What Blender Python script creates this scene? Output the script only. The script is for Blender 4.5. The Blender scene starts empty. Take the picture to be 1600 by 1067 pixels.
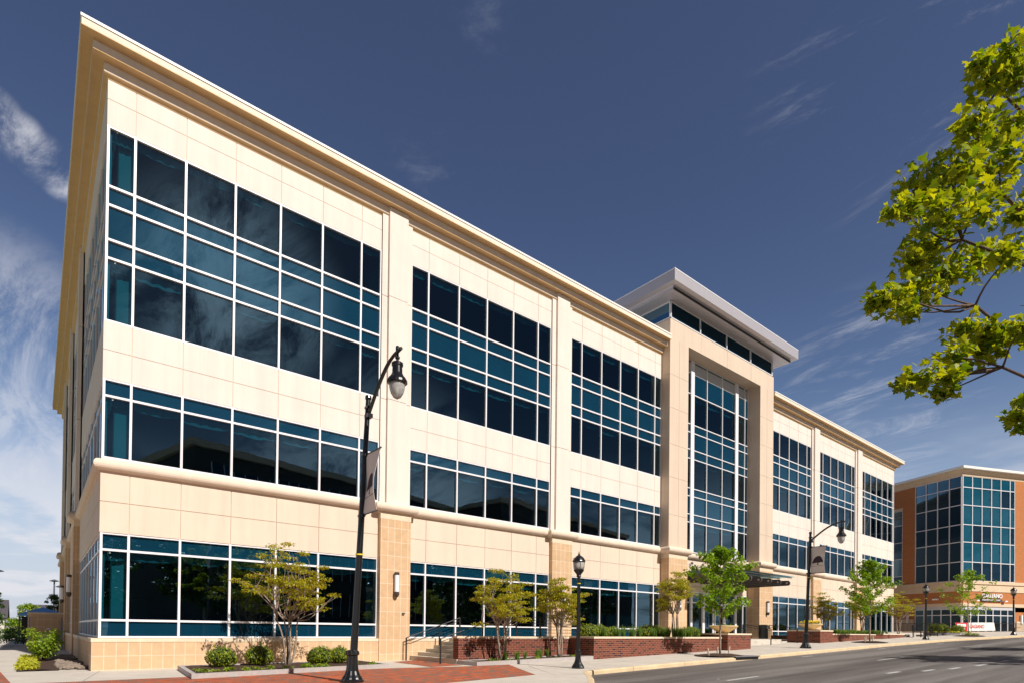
import bpy, bmesh, math, random
from mathutils import Vector, Matrix
R = math.radians
scene = bpy.context.scene
COL = scene.collection

# ------------------------------------------------------------------ camera
F = 913.08; YAW, PIT, ROL = 0.682942085, 0.0104373, 0.0109474
cam_d = bpy.data.cameras.new('camera'); cam = bpy.data.objects.new('camera', cam_d); COL.objects.link(cam)
fw = Vector((math.sin(YAW)*math.cos(PIT), math.cos(YAW)*math.cos(PIT), math.sin(PIT)))
rt = Vector((math.cos(YAW), -math.sin(YAW), 0)); up = rt.cross(fw)
rt2 = rt*math.cos(ROL)+up*math.sin(ROL); up2 = -rt*math.sin(ROL)+up*math.cos(ROL)
M = Matrix((rt2, up2, -fw)).transposed().to_4x4(); M.translation = Vector((-1.51672, -22.0, 1.6))
cam.matrix_world = M
cam_d.sensor_width = 36; cam_d.lens = F*36/1600; cam_d.shift_y = 442.0/1600
cam_d.clip_start = .1; cam_d.clip_end = 4000
scene.camera = cam

# ------------------------------------------------------------------ light
SUN_EL, SUN_DX, SUN_DY = R(41), math.sin(R(6.5)), -math.cos(R(6.5))      # direction TO the sun (horizontal)
scene.view_settings.view_transform = 'Standard'; scene.view_settings.look = 'None'
scene.view_settings.exposure = 0.42; scene.view_settings.gamma = 1
scene.render.engine = 'CYCLES'
scene.cycles.use_denoising = True
scene.cycles.max_bounces = 6; scene.cycles.transparent_max_bounces = 12
scene.cycles.caustics_reflective = False; scene.cycles.caustics_refractive = False
sd = bpy.data.lights.new('sun', 'SUN'); sd.energy = 4.2; sd.angle = R(.53); sd.color = (1, .95, .88)
so = bpy.data.objects.new('sun', sd); COL.objects.link(so)
sv = Vector((SUN_DX*math.cos(SUN_EL), SUN_DY*math.cos(SUN_EL), math.sin(SUN_EL)))
so.rotation_euler = sv.to_track_quat('Z', 'Y').to_euler(); so.location = (0, -40, 60)

world = bpy.data.worlds.new('World'); scene.world = world; world.use_nodes = True
wn = world.node_tree; wn.nodes.clear()
def N(nt, t, **k):
    n = nt.nodes.new(t)
    for a, b in k.items(): setattr(n, a, b)
    return n
def sky_nodes():
    L = wn.links.new
    out = N(wn, 'ShaderNodeOutputWorld'); bg = N(wn, 'ShaderNodeBackground'); bg.inputs[1].default_value = .085
    sky = N(wn, 'ShaderNodeTexSky', sky_type='NISHITA', sun_disc=False)
    sky.sun_elevation = SUN_EL; sky.sun_rotation = math.atan2(SUN_DX, SUN_DY); sky.altitude = 100
    sky.air_density = 1.0; sky.dust_density = .6; sky.ozone_density = 2.0
    tc = N(wn, 'ShaderNodeTexCoord'); sep = N(wn, 'ShaderNodeSeparateXYZ'); L(tc.outputs['Generated'], sep.inputs[0])
    def mth(op, a, b=None, clamp=False):
        n = N(wn, 'ShaderNodeMath', operation=op, use_clamp=clamp)
        for i, v in enumerate((a, b)):
            if v is None: continue
            if isinstance(v, (int, float)): n.inputs[i].default_value = v
            else: L(v, n.inputs[i])
        return n.outputs[0]
    def ramp(v, a, b, lo=0., hi=1.):
        n = N(wn, 'ShaderNodeMapRange'); n.inputs[1].default_value = a; n.inputs[2].default_value = b
        n.inputs[3].default_value = lo; n.inputs[4].default_value = hi; n.interpolation_type = 'SMOOTHSTEP'; L(v, n.inputs[0]); return n.outputs[0]
    X, Y, Z = sep.outputs
    # polarised blue: the high sky darkens, as a polarising filter leaves it
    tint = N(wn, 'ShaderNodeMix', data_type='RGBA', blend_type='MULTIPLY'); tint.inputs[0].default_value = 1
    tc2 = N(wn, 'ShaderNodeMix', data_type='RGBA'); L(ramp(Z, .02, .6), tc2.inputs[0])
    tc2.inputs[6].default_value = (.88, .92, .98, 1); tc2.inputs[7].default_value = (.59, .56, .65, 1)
    glow_dim = N(wn, 'ShaderNodeMix', data_type='RGBA', blend_type='MULTIPLY'); glow_dim.inputs[0].default_value = 1   # sky on the sun's side dimmed by hand so the glass reflects dark
    L(sky.outputs[0], glow_dim.inputs[6]); L(ramp(Y, .15, -.55, 1., .20), glow_dim.inputs[7])
    L(glow_dim.outputs[2], tint.inputs[6]); L(tc2.outputs[2], tint.inputs[7])
    # cloud plane projection
    zc = mth('ADD', mth('MAXIMUM', Z, .0), .14)
    comb = N(wn, 'ShaderNodeCombineXYZ'); L(mth('DIVIDE', X, zc), comb.inputs[0]); L(mth('DIVIDE', Y, zc), comb.inputs[1])
    def noise(vec, sc, det, rough, dist, mapping=None, off=(0, 0, 0)):
        m = N(wn, 'ShaderNodeMapping'); m.inputs['Scale'].default_value = mapping or (1, 1, 1); m.inputs['Location'].default_value = off
        m.inputs['Rotation'].default_value = (0, 0, R(35)); L(vec, m.inputs[0])
        n = N(wn, 'ShaderNodeTexNoise'); n.inputs['Scale'].default_value = sc; n.inputs['Detail'].default_value = det
        n.inputs['Roughness'].default_value = rough; n.inputs['Distortion'].default_value = dist; L(m.outputs[0], n.inputs[0]); return n.outputs[0]
    P = comb.outputs[0]
    wisp = ramp(noise(P, 2.4, 10, .68, .5, (1, .42, 1), (3.1, 1.7, 0)), .60, .86)
    patch = ramp(noise(P, .9, 3, .5, .0, (1, 1, 1), (7.3, 2.2, 0)), .42, .66)
    wisps = mth('MULTIPLY', mth('MULTIPLY', wisp, patch), .42)
    def spot(d, r0, r1):      # 1 inside an angular radius round a direction
        dn = Vector(d).normalized(); n = N(wn, 'ShaderNodeVectorMath', operation='DOT_PRODUCT'); L(tc.outputs['Generated'], n.inputs[0]); n.inputs[1].default_value = dn
        return ramp(n.outputs['Value'], math.cos(R(r1)), math.cos(R(r0)))
    fine = noise(P, 5.0, 12, .72, .7, (1, .35, 1), (1.2, 5.5, 0))
    D1, D2, D3, D4 = (-.045, .838, .545), (-.022, .843, .537), (-.004, .849, .529), (.013, .856, .517)
    big = mth('MULTIPLY', mth('MULTIPLY', ramp(fine, .42, .66), .80), mth('MAXIMUM', mth('MAXIMUM', spot(D1, .2, 1.9), spot(D2, .2, 1.7)), mth('MAXIMUM', spot(D3, .2, 1.7), spot(D4, .2, 1.4))))
    streak = mth('MULTIPLY', mth('MULTIPLY', ramp(fine, .50, .75), spot((.735, .21, .645), 2.0, 11.0)), .5)
    low = mth('MULTIPLY', mth('MULTIPLY', ramp(fine, .46, .72), spot((.898, .317, .33), 2.0, 9.0)), .42)
    left = mth('MULTIPLY', mth('MULTIPLY', ramp(fine, .38, .64), mth('MAXIMUM', spot((-.02, .95, .31), 2., 9.0), spot((-.05, .935, .35), 1., 8.))), .42)
    south = mth('MULTIPLY', mth('MULTIPLY', ramp(fine, .37, .60), mth('MAXIMUM', spot((.20, -.86, .455), 1.5, 9.0), mth('MULTIPLY', spot((.42, -.88, .20), 2.0, 14.0), .7))), 1.)
    # low banks of cumulus and horizon haze
    cum = noise(P, 1.15, 9, .58, .25, (1, 1, 1), (.4, 9.1, 0))
    lowb = mth('MULTIPLY', ramp(cum, .41, .55), ramp(Z, .30, .10))
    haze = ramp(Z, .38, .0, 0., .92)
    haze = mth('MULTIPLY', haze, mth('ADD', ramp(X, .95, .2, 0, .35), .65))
    haze = mth('MULTIPLY', haze, ramp(Y, -.5, .1, .22, 1.))  # haze thinned on the sun's side as well, for darker window reflections
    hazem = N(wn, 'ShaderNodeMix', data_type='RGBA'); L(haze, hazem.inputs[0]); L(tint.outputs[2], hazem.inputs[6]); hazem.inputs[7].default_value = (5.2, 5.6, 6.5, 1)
    cl = mth('ADD', mth('ADD', mth('ADD', wisps, mth('ADD', south, left)), big), mth('ADD', mth('ADD', streak, low), mth('MULTIPLY', lowb, .8)), True)
    cm = N(wn, 'ShaderNodeMix', data_type='RGBA'); L(cl, cm.inputs[0]); L(hazem.outputs[2], cm.inputs[6]); cm.inputs[7].default_value = (7.0, 7.0, 7.4, 1)
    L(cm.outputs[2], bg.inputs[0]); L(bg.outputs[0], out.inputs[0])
sky_nodes()

# ------------------------------------------------------------------ materials
MAT = {}
def mat(name, color=(.5, .5, .5), rough=.7, metal=0., spec=.5, bump=0., bscale=30., var=0., vscale=2., vcol=None, trans=0., ior=1.5):
    if name in MAT: return MAT[name]
    m = bpy.data.materials.new(name); m.use_nodes = True; nt = m.node_tree; b = nt.nodes['Principled BSDF']; L = nt.links.new
    b.inputs['Base Color'].default_value = (*color, 1); b.inputs['Roughness'].default_value = rough; b.inputs['Metallic'].default_value = metal
    b.inputs['Specular IOR Level'].default_value = spec; b.inputs['IOR'].default_value = ior; b.inputs['Transmission Weight'].default_value = trans
    tc = N(nt, 'ShaderNodeTexCoord')
    if var > 0:
        n = N(nt, 'ShaderNodeTexNoise'); n.inputs['Scale'].default_value = vscale; n.inputs['Detail'].default_value = 6; n.inputs['Roughness'].default_value = .65; L(tc.outputs['Object'], n.inputs[0])
        r = N(nt, 'ShaderNodeMapRange'); r.inputs[1].default_value = .3; r.inputs[2].default_value = .7; L(n.outputs[0], r.inputs[0])
        mx = N(nt, 'ShaderNodeMix', data_type='RGBA'); L(r.outputs[0], mx.inputs[0]); mx.inputs[6].default_value = (*[c*(1-var) for c in color], 1)
        mx.inputs[7].default_value = (*(vcol or [min(1, c*(1+var)) for c in color]), 1); L(mx.outputs[2], b.inputs['Base Color'])
    if bump > 0:
        n = N(nt, 'ShaderNodeTexNoise'); n.inputs['Scale'].default_value = bscale; n.inputs['Detail'].default_value = 5; L(tc.outputs['Object'], n.inputs[0])
        bp = N(nt, 'ShaderNodeBump'); bp.inputs['Strength'].default_value = bump; bp.inputs['Distance'].default_value = .02; L(n.outputs[0], bp.inputs['Height']); L(bp.outputs[0], b.inputs['Normal'])
    MAT[name] = m; return m

def brickmat(name, c1, c2, mortar, bw, rh, ms, off=.5, rough=.85, dark=None, noise=.12, bump=.5, squash=1., shift=(0, 0), dthr=.74):
    if name in MAT: return MAT[name]
    m = bpy.data.materials.new(name); m.use_nodes = True; nt = m.node_tree; b = nt.nodes['Principled BSDF']; L = nt.links.new
    b.inputs['Roughness'].default_value = rough; b.inputs['Specular IOR Level'].default_value = .25
    uv0 = N(nt, 'ShaderNodeUVMap'); uv = N(nt, 'ShaderNodeMapping'); uv.inputs['Location'].default_value = (-shift[0], -shift[1], 0); L(uv0.outputs[0], uv.inputs[0]); t = N(nt, 'ShaderNodeTexBrick'); L(uv.outputs[0], t.inputs[0]); t.offset = off; t.squash = squash
    for k, v in (('Color1', c1), ('Color2', c2), ('Mortar', mortar)): t.inputs[k].default_value = (*v, 1)
    t.inputs['Scale'].default_value = 1; t.inputs['Mortar Size'].default_value = ms; t.inputs['Mortar Smooth'].default_value = .1; t.inputs['Bias'].default_value = 0
    t.inputs['Brick Width'].default_value = bw; t.inputs['Row Height'].default_value = rh
    n = N(nt, 'ShaderNodeTexNoise'); n.inputs['Scale'].default_value = 3.; n.inputs['Detail'].default_value = 8; n.inputs['Roughness'].default_value = .7; L(uv.outputs[0], n.inputs[0])
    mx = N(nt, 'ShaderNodeMix', data_type='RGBA', blend_type='MULTIPLY'); mx.inputs[0].default_value = 1; L(t.outputs[0], mx.inputs[6])
    r = N(nt, 'ShaderNodeMapRange'); r.inputs[1].default_value = .25; r.inputs[2].default_value = .75; r.inputs[3].default_value = 1-noise*1.5; r.inputs[4].default_value = 1+noise; L(n.outputs[0], r.inputs[0]); L(r.outputs[0], mx.inputs[7])
    src = mx.outputs[2]
    if dark:     # a share of the bricks is of a darker kind
        t2 = N(nt, 'ShaderNodeTexBrick'); L(uv.outputs[0], t2.inputs[0]); t2.offset = off
        t2.inputs['Color1'].default_value = (0, 0, 0, 1); t2.inputs['Color2'].default_value = (1, 1, 1, 1); t2.inputs['Mortar'].default_value = (0, 0, 0, 1)
        t2.inputs['Scale'].default_value = 1; t2.inputs['Mortar Size'].default_value = ms; t2.inputs['Brick Width'].default_value = bw; t2.inputs['Row Height'].default_value = rh
        r2 = N(nt, 'ShaderNodeMapRange'); r2.inputs[1].default_value = dthr; r2.inputs[2].default_value = dthr+.06; L(t2.outputs[0], r2.inputs[0])
        m2 = N(nt, 'ShaderNodeMix', data_type='RGBA'); L(r2.outputs[0], m2.inputs[0]); L(src, m2.inputs[6]); m2.inputs[7].default_value = (*dark, 1); src = m2.outputs[2]
    L(src, b.inputs['Base Color'])
    bp = N(nt, 'ShaderNodeBump'); bp.inputs['Strength'].default_value = bump; bp.inputs['Distance'].default_value = .01; bp.invert = True
    L(t.outputs['Fac'], bp.inputs['Height']); L(bp.outputs[0], b.inputs['Normal'])
    MAT[name] = m; return m

def stucco(name, color):
    m = mat(name, color, .85, spec=.25, bump=.12, bscale=60., var=.03, vscale=.8); nt = m.node_tree; L = nt.links.new; b = nt.nodes['Principled BSDF']
    src = b.inputs['Base Color'].links[0].from_socket; tc = N(nt, 'ShaderNodeTexCoord'); mp = N(nt, 'ShaderNodeMapping'); mp.inputs['Scale'].default_value = (2.6, 2.6, .16); L(tc.outputs['Object'], mp.inputs[0])
    n = N(nt, 'ShaderNodeTexNoise'); n.inputs['Scale'].default_value = 1.; n.inputs['Detail'].default_value = 7; n.inputs['Roughness'].default_value = .7; L(mp.outputs[0], n.inputs[0])
    r_ = N(nt, 'ShaderNodeMapRange'); r_.inputs[1].default_value = .42; r_.inputs[2].default_value = .72; r_.inputs[3].default_value = 1.; r_.inputs[4].default_value = .90; L(n.outputs[0], r_.inputs[0])
    mx = N(nt, 'ShaderNodeMix', data_type='RGBA', blend_type='MULTIPLY'); mx.inputs[0].default_value = 1; L(src, mx.inputs[6]); L(r_.outputs[0], mx.inputs[7]); L(mx.outputs[2], b.inputs['Base Color'])
    return m
CREAM = stucco('cream_stucco', (.76, .67, .595)); TAN = stucco('tan_stucco', (.735, .595, .475)); CORN = stucco('cornice_cream', (.78, .68, .56))
COVE = stucco('cornice_cove', (.68, .46, .24))  # tan puts the warm ground bounce on the cornice undersides into the colour
PORT = stucco('portal_stucco', (.68, .54, .42))
JOINT = mat('joint_tan', (.66, .54, .42), .9)
CAPW = mat('white_flashing', (.85, .83, .78), .5)
STONE = brickmat('cast_stone_tiles', (.61, .40, .235), (.66, .44, .265), (.73, .56, .40), .315, .43, .012, off=0., noise=.10, bump=.2, shift=(.094, .26))
STONEP = brickmat('cast_stone_pilaster', (.59, .39, .225), (.66, .44, .265), (.73, .57, .41), .305, .575, .013, off=0., noise=.10, bump=.2, shift=(9.27, 1.18))
COPING = mat('stone_coping', (.72, .58, .42), .8, var=.08, vscale=3, bump=.1)
ALU = mat('white_aluminium', (.78, .77, .80), .4, spec=.5)
ROOFW = mat('silver_panel', (.50, .47, .50), .35, metal=.25, var=.02, vscale=.6)
DKSTEEL = mat('dark_steel', (.10, .085, .085), .5)
BLACK = mat('black_enamel', (.008, .008, .009), .28, spec=.6, bump=.06, bscale=14)
RAILM = mat('black_rail', (.015, .014, .015), .45)
GRAYRAIL = mat('galvanised_rail', (.20, .24, .29), .5, metal=.3)
CONC = mat('concrete', (.56, .50, .43), .9, var=.10, vscale=1.3, bump=.12, bscale=45)
CONC2 = mat('step_concrete', (.50, .45, .37), .9, var=.12, vscale=2., bump=.12, bscale=45)
CURB = mat('curb_concrete', (.66, .50, .31), .85, var=.14, vscale=1.6, bump=.12, bscale=40)
GRAN = mat('pale_granite', (.42, .38, .36), .75, var=.10, vscale=9)
MULCH = mat('mulch', (.060, .030, .018), 1., var=.5, vscale=28, bump=1., bscale=70)
ROCK = mat('river_rock', (.24, .185, .145), .8, var=.35, vscale=3, bump=.2, bscale=12)
BRICK = brickmat('red_brick', (.20, .048, .030), (.14, .036, .026), (.27, .14, .09), .235, .084, .011, dark=(.06, .022, .022))
BRICKO = brickmat('orange_brick', (.52, .185, .058), (.45, .15, .048), (.50, .24, .11), .235, .09, .010, noise=.06, bump=.2)
PAVE = brickmat('brick_pavers', (.56, .130, .050), (.40, .085, .038), (.24, .11, .065), .235, .115, .006, dark=(.20, .13, .10), bump=.3, noise=.4, dthr=.64)
BEIGE2 = stucco('beige_stucco', (.72, .55, .38))
BARK = mat('grey_bark', (.30, .23, .18), .9, var=.3, vscale=9, bump=.5, bscale=30)
BARKD = mat('dark_bark', (.12, .075, .055), .9, var=.3, vscale=12, bump=.5, bscale=40)
INTER = mat('interior_dark', (.05, .05, .055), .9)
INTERC = mat('interior_column', (.75, .75, .72), .8)
SHADE = mat('shade_fabric', (.62, .66, .66), .8, bump=1., bscale=9)
def asphalt():
    m = mat('asphalt', (.15, .135, .13), .9); nt = m.node_tree; b = nt.nodes['Principled BSDF']; L = nt.links.new
    tc = N(nt, 'ShaderNodeTexCoord')
    a = N(nt, 'ShaderNodeTexNoise'); a.inputs['Scale'].default_value = 26.; a.inputs['Detail'].default_value = 4; a.inputs['Roughness'].default_value = .8; L(tc.outputs['Object'], a.inputs[0])
    mp = N(nt, 'ShaderNodeMapping'); mp.inputs['Scale'].default_value = (.025, .62, 1); L(tc.outputs['Object'], mp.inputs[0])
    w = N(nt, 'ShaderNodeTexNoise'); w.inputs['Scale'].default_value = 1.; w.inputs['Detail'].default_value = 5; w.inputs['Roughness'].default_value = .6; L(mp.outputs[0], w.inputs[0])
    r1 = N(nt, 'ShaderNodeMapRange'); r1.inputs[1].default_value = .30; r1.inputs[2].default_value = .70; r1.inputs[3].default_value = .60; r1.inputs[4].default_value = 1.45; L(a.outputs[0], r1.inputs[0])
    r2 = N(nt, 'ShaderNodeValToRGB'); L(w.outputs[0], r2.inputs[0])
    r2.color_ramp.elements[0].position = .40; r2.color_ramp.elements[0].color = (.080, .066, .060, 1)
    r2.color_ramp.elements[1].position = .60; r2.color_ramp.elements[1].color = (.190, .170, .155, 1)
    mx = N(nt, 'ShaderNodeMix', data_type='RGBA', blend_type='MULTIPLY'); mx.inputs[0].default_value = 1; L(r2.outputs[0], mx.inputs[6]); L(r1.outputs[0], mx.inputs[7]); L(mx.outputs[2], b.inputs['Base Color'])
    bp = N(nt, 'ShaderNodeBump'); bp.inputs['Strength'].default_value = .5; bp.inputs['Distance'].default_value = .01; L(a.outputs[0], bp.inputs['Height']); L(bp.outputs[0], b.inputs['Normal'])
    return m
ASPH = asphalt()
PAINT = mat('road_paint', (.52, .51, .49), .7, var=.12, vscale=8)
GRASS = mat('grass_ground', (.10, .17, .035), 1., var=.3, vscale=2)
DIRT = mat('ground_earth', (.25, .22, .17), 1., var=.2, vscale=.3)

def glassmat(name, tint, refl, wav=.0, spandrel=None, wscale=.55, fmul=.85):
    m = bpy.data.materials.new(name); m.use_nodes = True; nt = m.node_tree; nt.nodes.clear(); L = nt.links.new
    out = N(nt, 'ShaderNodeOutputMaterial'); mix = N(nt, 'ShaderNodeMixShader'); g = N(nt, 'ShaderNodeBsdfGlossy'); g.inputs['Roughness'].default_value = .004
    g.inputs['Color'].default_value = (.46, .78, 1.0, 1)
    if spandrel:
        t = N(nt, 'ShaderNodeBsdfDiffuse'); t.inputs[0].default_value = (*spandrel, 1)
        tcs = N(nt, 'ShaderNodeTexCoord'); ns = N(nt, 'ShaderNodeTexNoise'); ns.inputs['Scale'].default_value = .9; L(tcs.outputs['Object'], ns.inputs[0])
        ms = N(nt, 'ShaderNodeMix', data_type='RGBA'); L(ns.outputs[0], ms.inputs[0]); ms.inputs[6].default_value = (*[c*.8 for c in spandrel], 1); ms.inputs[7].default_value = (*[c*1.2 for c in spandrel], 1); L(ms.outputs[2], t.inputs[0])
    else:
        t = N(nt, 'ShaderNodeBsdfTransparent'); t.inputs[0].default_value = (*tint, 1)
    fr = N(nt, 'ShaderNodeFresnel'); fr.inputs[0].default_value = 1.5
    mm = N(nt, 'ShaderNodeMath', operation='MULTIPLY_ADD'); mm.use_clamp = True; L(fr.outputs[0], mm.inputs[0]); mm.inputs[1].default_value = fmul; mm.inputs[2].default_value = refl
    L(mm.outputs[0], mix.inputs[0]); L(t.outputs[0], mix.inputs[1]); L(g.outputs[0], mix.inputs[2]); L(mix.outputs[0], out.inputs[0])
    if wav:
        tc = N(nt, 'ShaderNodeTexCoord'); n = N(nt, 'ShaderNodeTexNoise'); n.inputs['Scale'].default_value = wscale; n.inputs['Detail'].default_value = 1.5; L(tc.outputs['Object'], n.inputs[0])
        bp = N(nt, 'ShaderNodeBump'); bp.inputs['Strength'].default_value = wav; bp.inputs['Distance'].default_value = .05; L(n.outputs[0], bp.inputs['Height']); L(bp.outputs[0], g.inputs['Normal'])
    MAT[name] = m; return m
GLASS = glassmat('tinted_glass', (.08, .38, .46), .15, .09)
SPAN = glassmat('spandrel_glass', None, .13, .08, spandrel=(.003, .034, .064))
GLASSB = glassmat('tinted_glass_teal', None, .01, .08, spandrel=(.002, .014, .030), fmul=.5)
SPANB = glassmat('teal_glass', None, .01, .08, spandrel=(.002, .062, .10))
SPANC = glassmat('clerestory_glass', None, .005, .0, spandrel=(.001, .014, .026), fmul=.35)
CLEARG = glassmat('clear_glass', (.80, .90, .86), .06)
def globe_mat():
    m = bpy.data.materials.new('frosted_globe'); m.use_nodes = True; b = m.node_tree.nodes['Principled BSDF']
    b.inputs['Base Color'].default_value = (.62, .60, .58, 1); b.inputs['Roughness'].default_value = .25; b.inputs['Transmission Weight'].default_value = .45; b.inputs['IOR'].default_value = 1.2
    return m
GLOBE = globe_mat()
WHITEL = mat('white_acrylic', (.85, .84, .86), .35)

def leafmat(name, c1, c2, tr=.45):
    m = bpy.data.materials.new(name); m.use_nodes = True; nt = m.node_tree; nt.nodes.clear(); L = nt.links.new
    out = N(nt, 'ShaderNodeOutputMaterial'); g = N(nt, 'ShaderNodeNewGeometry'); mx = N(nt, 'ShaderNodeMix', data_type='RGBA')
    L(g.outputs['Random Per Island'], mx.inputs[0]); mx.inputs[6].default_value = (*c1, 1); mx.inputs[7].default_value = (*c2, 1)
    d = N(nt, 'ShaderNodeBsdfPrincipled'); d.inputs['Roughness'].default_value = .45; d.inputs['Specular IOR Level'].default_value = .35; L(mx.outputs[2], d.inputs['Base Color'])
    t = N(nt, 'ShaderNodeBsdfTranslucent'); hs = N(nt, 'ShaderNodeMix', data_type='RGBA', blend_type='MULTIPLY'); hs.inputs[0].default_value = 1; L(mx.outputs[2], hs.inputs[6]); hs.inputs[7].default_value = (1.6, 1.35, .35, 1); L(hs.outputs[2], t.inputs[0])
    ms = N(nt, 'ShaderNodeMixShader'); ms.inputs[0].default_value = tr; L(d.outputs[0], ms.inputs[1]); L(t.outputs[0], ms.inputs[2]); L(ms.outputs[0], out.inputs[0])
    MAT[name] = m; return m
LF_MAPLE = leafmat('maple_leaf', (.09, .18, .008), (.44, .48, .014), .5)
LF_YOUNG = leafmat('young_maple_leaf', (.13, .26, .008), (.30, .46, .02))
LF_CRAPE = leafmat('crape_leaf', (.22, .31, .012), (.50, .40, .025))
LF_BOX = leafmat('boxwood_leaf', (.09, .15, .010), (.33, .38, .025), .35)
LF_DARK = leafmat('dark_leaf', (.03, .07, .012), (.06, .12, .02), .3)
LF_YEL = leafmat('yellow_leaf', (.38, .42, .03), (.60, .60, .06), .4)
LF_GRASS = leafmat('grass_blade', (.09, .19, .03), (.20, .32, .06), .4)
LF_GREEN = leafmat('shrub_leaf', (.12, .25, .015), (.34, .42, .03), .4)
FLOWER = mat('yellow_flower', (.85, .60, .02), .6, var=.3, vscale=20)

# ------------------------------------------------------------------ mesh builder
def rootloc(o):
    while o is not None and o.parent is not None: o = o.parent
    return Vector(o.location) if o is not None else Vector((0, 0, 0))
class MB:
    def __init__(s, T=None): s.v = []; s.f = []; s.T = T
    def add(s, pts, faces):
        k = len(s.v)
        s.v += [tuple(s.T(*p)) if s.T else tuple(p) for p in pts]
        s.f += [[i+k for i in f] for f in faces]; return s
    def box(s, x0, x1, y0, y1, z0, z1):
        if x0 > x1: x0, x1 = x1, x0
        if y0 > y1: y0, y1 = y1, y0
        return s.add([(x0,y0,z0),(x1,y0,z0),(x1,y1,z0),(x0,y1,z0),(x0,y0,z1),(x1,y0,z1),(x1,y1,z1),(x0,y1,z1)],
              [(0,3,2,1),(4,5,6,7),(0,1,5,4),(1,2,6,5),(2,3,7,6),(3,0,4,7)])
    def quad(s, a, b, c, d): return s.add([a, b, c, d], [(0,1,2,3)])
    def prism(s, poly, z0, z1):
        n = len(poly)
        g0 = z0 if callable(z0) else (lambda x, y: z0); g1 = z1 if callable(z1) else (lambda x, y: z1)
        return s.add([(x,y,g0(x,y)) for x,y in poly]+[(x,y,g1(x,y)) for x,y in poly],
              [tuple(range(n))[::-1], tuple(range(n,2*n))]+[(i,(i+1)%n,n+(i+1)%n,n+i) for i in range(n)])
    def tube(s, pts, rad, n=8, cap=True):
        pts = [Vector(p) for p in pts]; rad = rad if isinstance(rad, (list, tuple)) else [rad]*len(pts)
        V = []; t0 = None; ref = None
        for i, p in enumerate(pts):
            t = (pts[min(i+1, len(pts)-1)]-pts[max(i-1, 0)]).normalized()
            if ref is None: ref = t.orthogonal().normalized()
            ref = (ref-t*ref.dot(t)).normalized(); b = t.cross(ref)
            for k in range(n):
                a = 2*math.pi*k/n; V.append(p+(ref*math.cos(a)+b*math.sin(a))*rad[i])
        Fc = [(i*n+k, i*n+(k+1)%n, (i+1)*n+(k+1)%n, (i+1)*n+k) for i in range(len(pts)-1) for k in range(n)]
        if cap: Fc += [tuple(range(n))[::-1], tuple(range((len(pts)-1)*n, len(pts)*n))]
        return s.add(V, Fc)
    def lathe(s, prof, c=(0, 0, 0), n=20, flute=0., tilt=(0, 0)):
        V = []; 
        for r, z in prof:
            for k in range(n):
                a = 2*math.pi*k/n; rr = r*(1-(flute if k % 2 else 0))
                V.append((c[0]+rr*math.cos(a)+tilt[0]*z, c[1]+rr*math.sin(a)+tilt[1]*z, c[2]+z))
        m = len(prof)
        return s.add(V, [(i*n+k, i*n+(k+1)%n, (i+1)*n+(k+1)%n, (i+1)*n+k) for i in range(m-1) for k in range(n)]+[tuple(range(n))[::-1], tuple(range((m-1)*n, m*n))])
    def sweep(s, path, prof, side=1, closed=True):
        # path: plan points; prof: (offset, z) loop; offset to the right of travel when side=1
        n = len(path); P = [Vector((a, b)) for a, b in path]; V = []
        for i in range(n):
            d0 = (P[i]-P[i-1]).normalized() if i > 0 else (P[1]-P[0]).normalized()
            d1 = (P[i+1]-P[i]).normalized() if i < n-1 else d0
            n0 = Vector((d0.y, -d0.x))*side; n1 = Vector((d1.y, -d1.x))*side
            mt = (n0+n1); mt = mt/max(.2, 1+n0.dot(n1))
            for o, z in prof: V.append((P[i].x+mt.x*o, P[i].y+mt.y*o, z))
        k = len(prof); kk = k if closed else k-1
        fs = [(i*k+j, i*k+(j+1) % k, (i+1)*k+(j+1) % k, (i+1)*k+j) for i in range(n-1) for j in range(kk)]
        if closed: fs += [tuple(range(k))[::-1], tuple(range((n-1)*k, n*k))]
        return s.add(V, fs)
    def ico(s, c, r, sub=1, sq=(1, 1, 1), jit=0.):
        bm = bmesh.new(); bmesh.ops.create_icosphere(bm, subdivisions=sub, radius=1)
        bm.verts.ensure_lookup_table()
        V = [(c[0]+v.co.x*r*sq[0]*(1+random.uniform(-jit, jit)), c[1]+v.co.y*r*sq[1]*(1+random.uniform(-jit, jit)), c[2]+v.co.z*r*sq[2]*(1+random.uniform(-jit, jit))) for v in bm.verts]
        Fc = [tuple(v.index for v in f.verts) for f in bm.faces]; bm.free(); return s.add(V, Fc)
    def build(s, name, m, parent=None, local=False, smooth=False, fix=True, uv=True):
        off = Vector((0, 0, 0)) if (local or parent is None) else rootloc(parent)
        me = bpy.data.meshes.new(name); me.from_pydata([(x-off.x, y-off.y, z-off.z) for x, y, z in s.v], [], s.f); me.update()
        if fix:
            bm = bmesh.new(); bm.from_mesh(me); bmesh.ops.recalc_face_normals(bm, faces=bm.faces); bm.to_mesh(me); bm.free(); me.update()
        if uv:
            ul = me.uv_layers.new(name='UVMap'); co = me.vertices
            for p in me.polygons:
                nx, ny, nz = abs(p.normal.x), abs(p.normal.y), abs(p.normal.z)
                dv = Vector((-p.normal.y, p.normal.x, 0))
                if nz < .7 and dv.length > 1e-6: dv.normalize()
                for li in p.loop_indices:
                    c = co[me.loops[li].vertex_index].co + off
                    if nz > .7: ul.data[li].uv = (c.x, c.y)
                    elif ny > .98: ul.data[li].uv = (c.x, c.z)
                    elif nx > .98: ul.data[li].uv = (c.y, c.z)
                    else: ul.data[li].uv = (c.x*dv.x+c.y*dv.y, c.z)
        if smooth:
            for p in me.polygons: p.use_smooth = True
        me.materials.append(m)
        o = bpy.data.objects.new(name, me); COL.objects.link(o)
        if parent is not None: o.parent = parent
        return o
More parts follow.
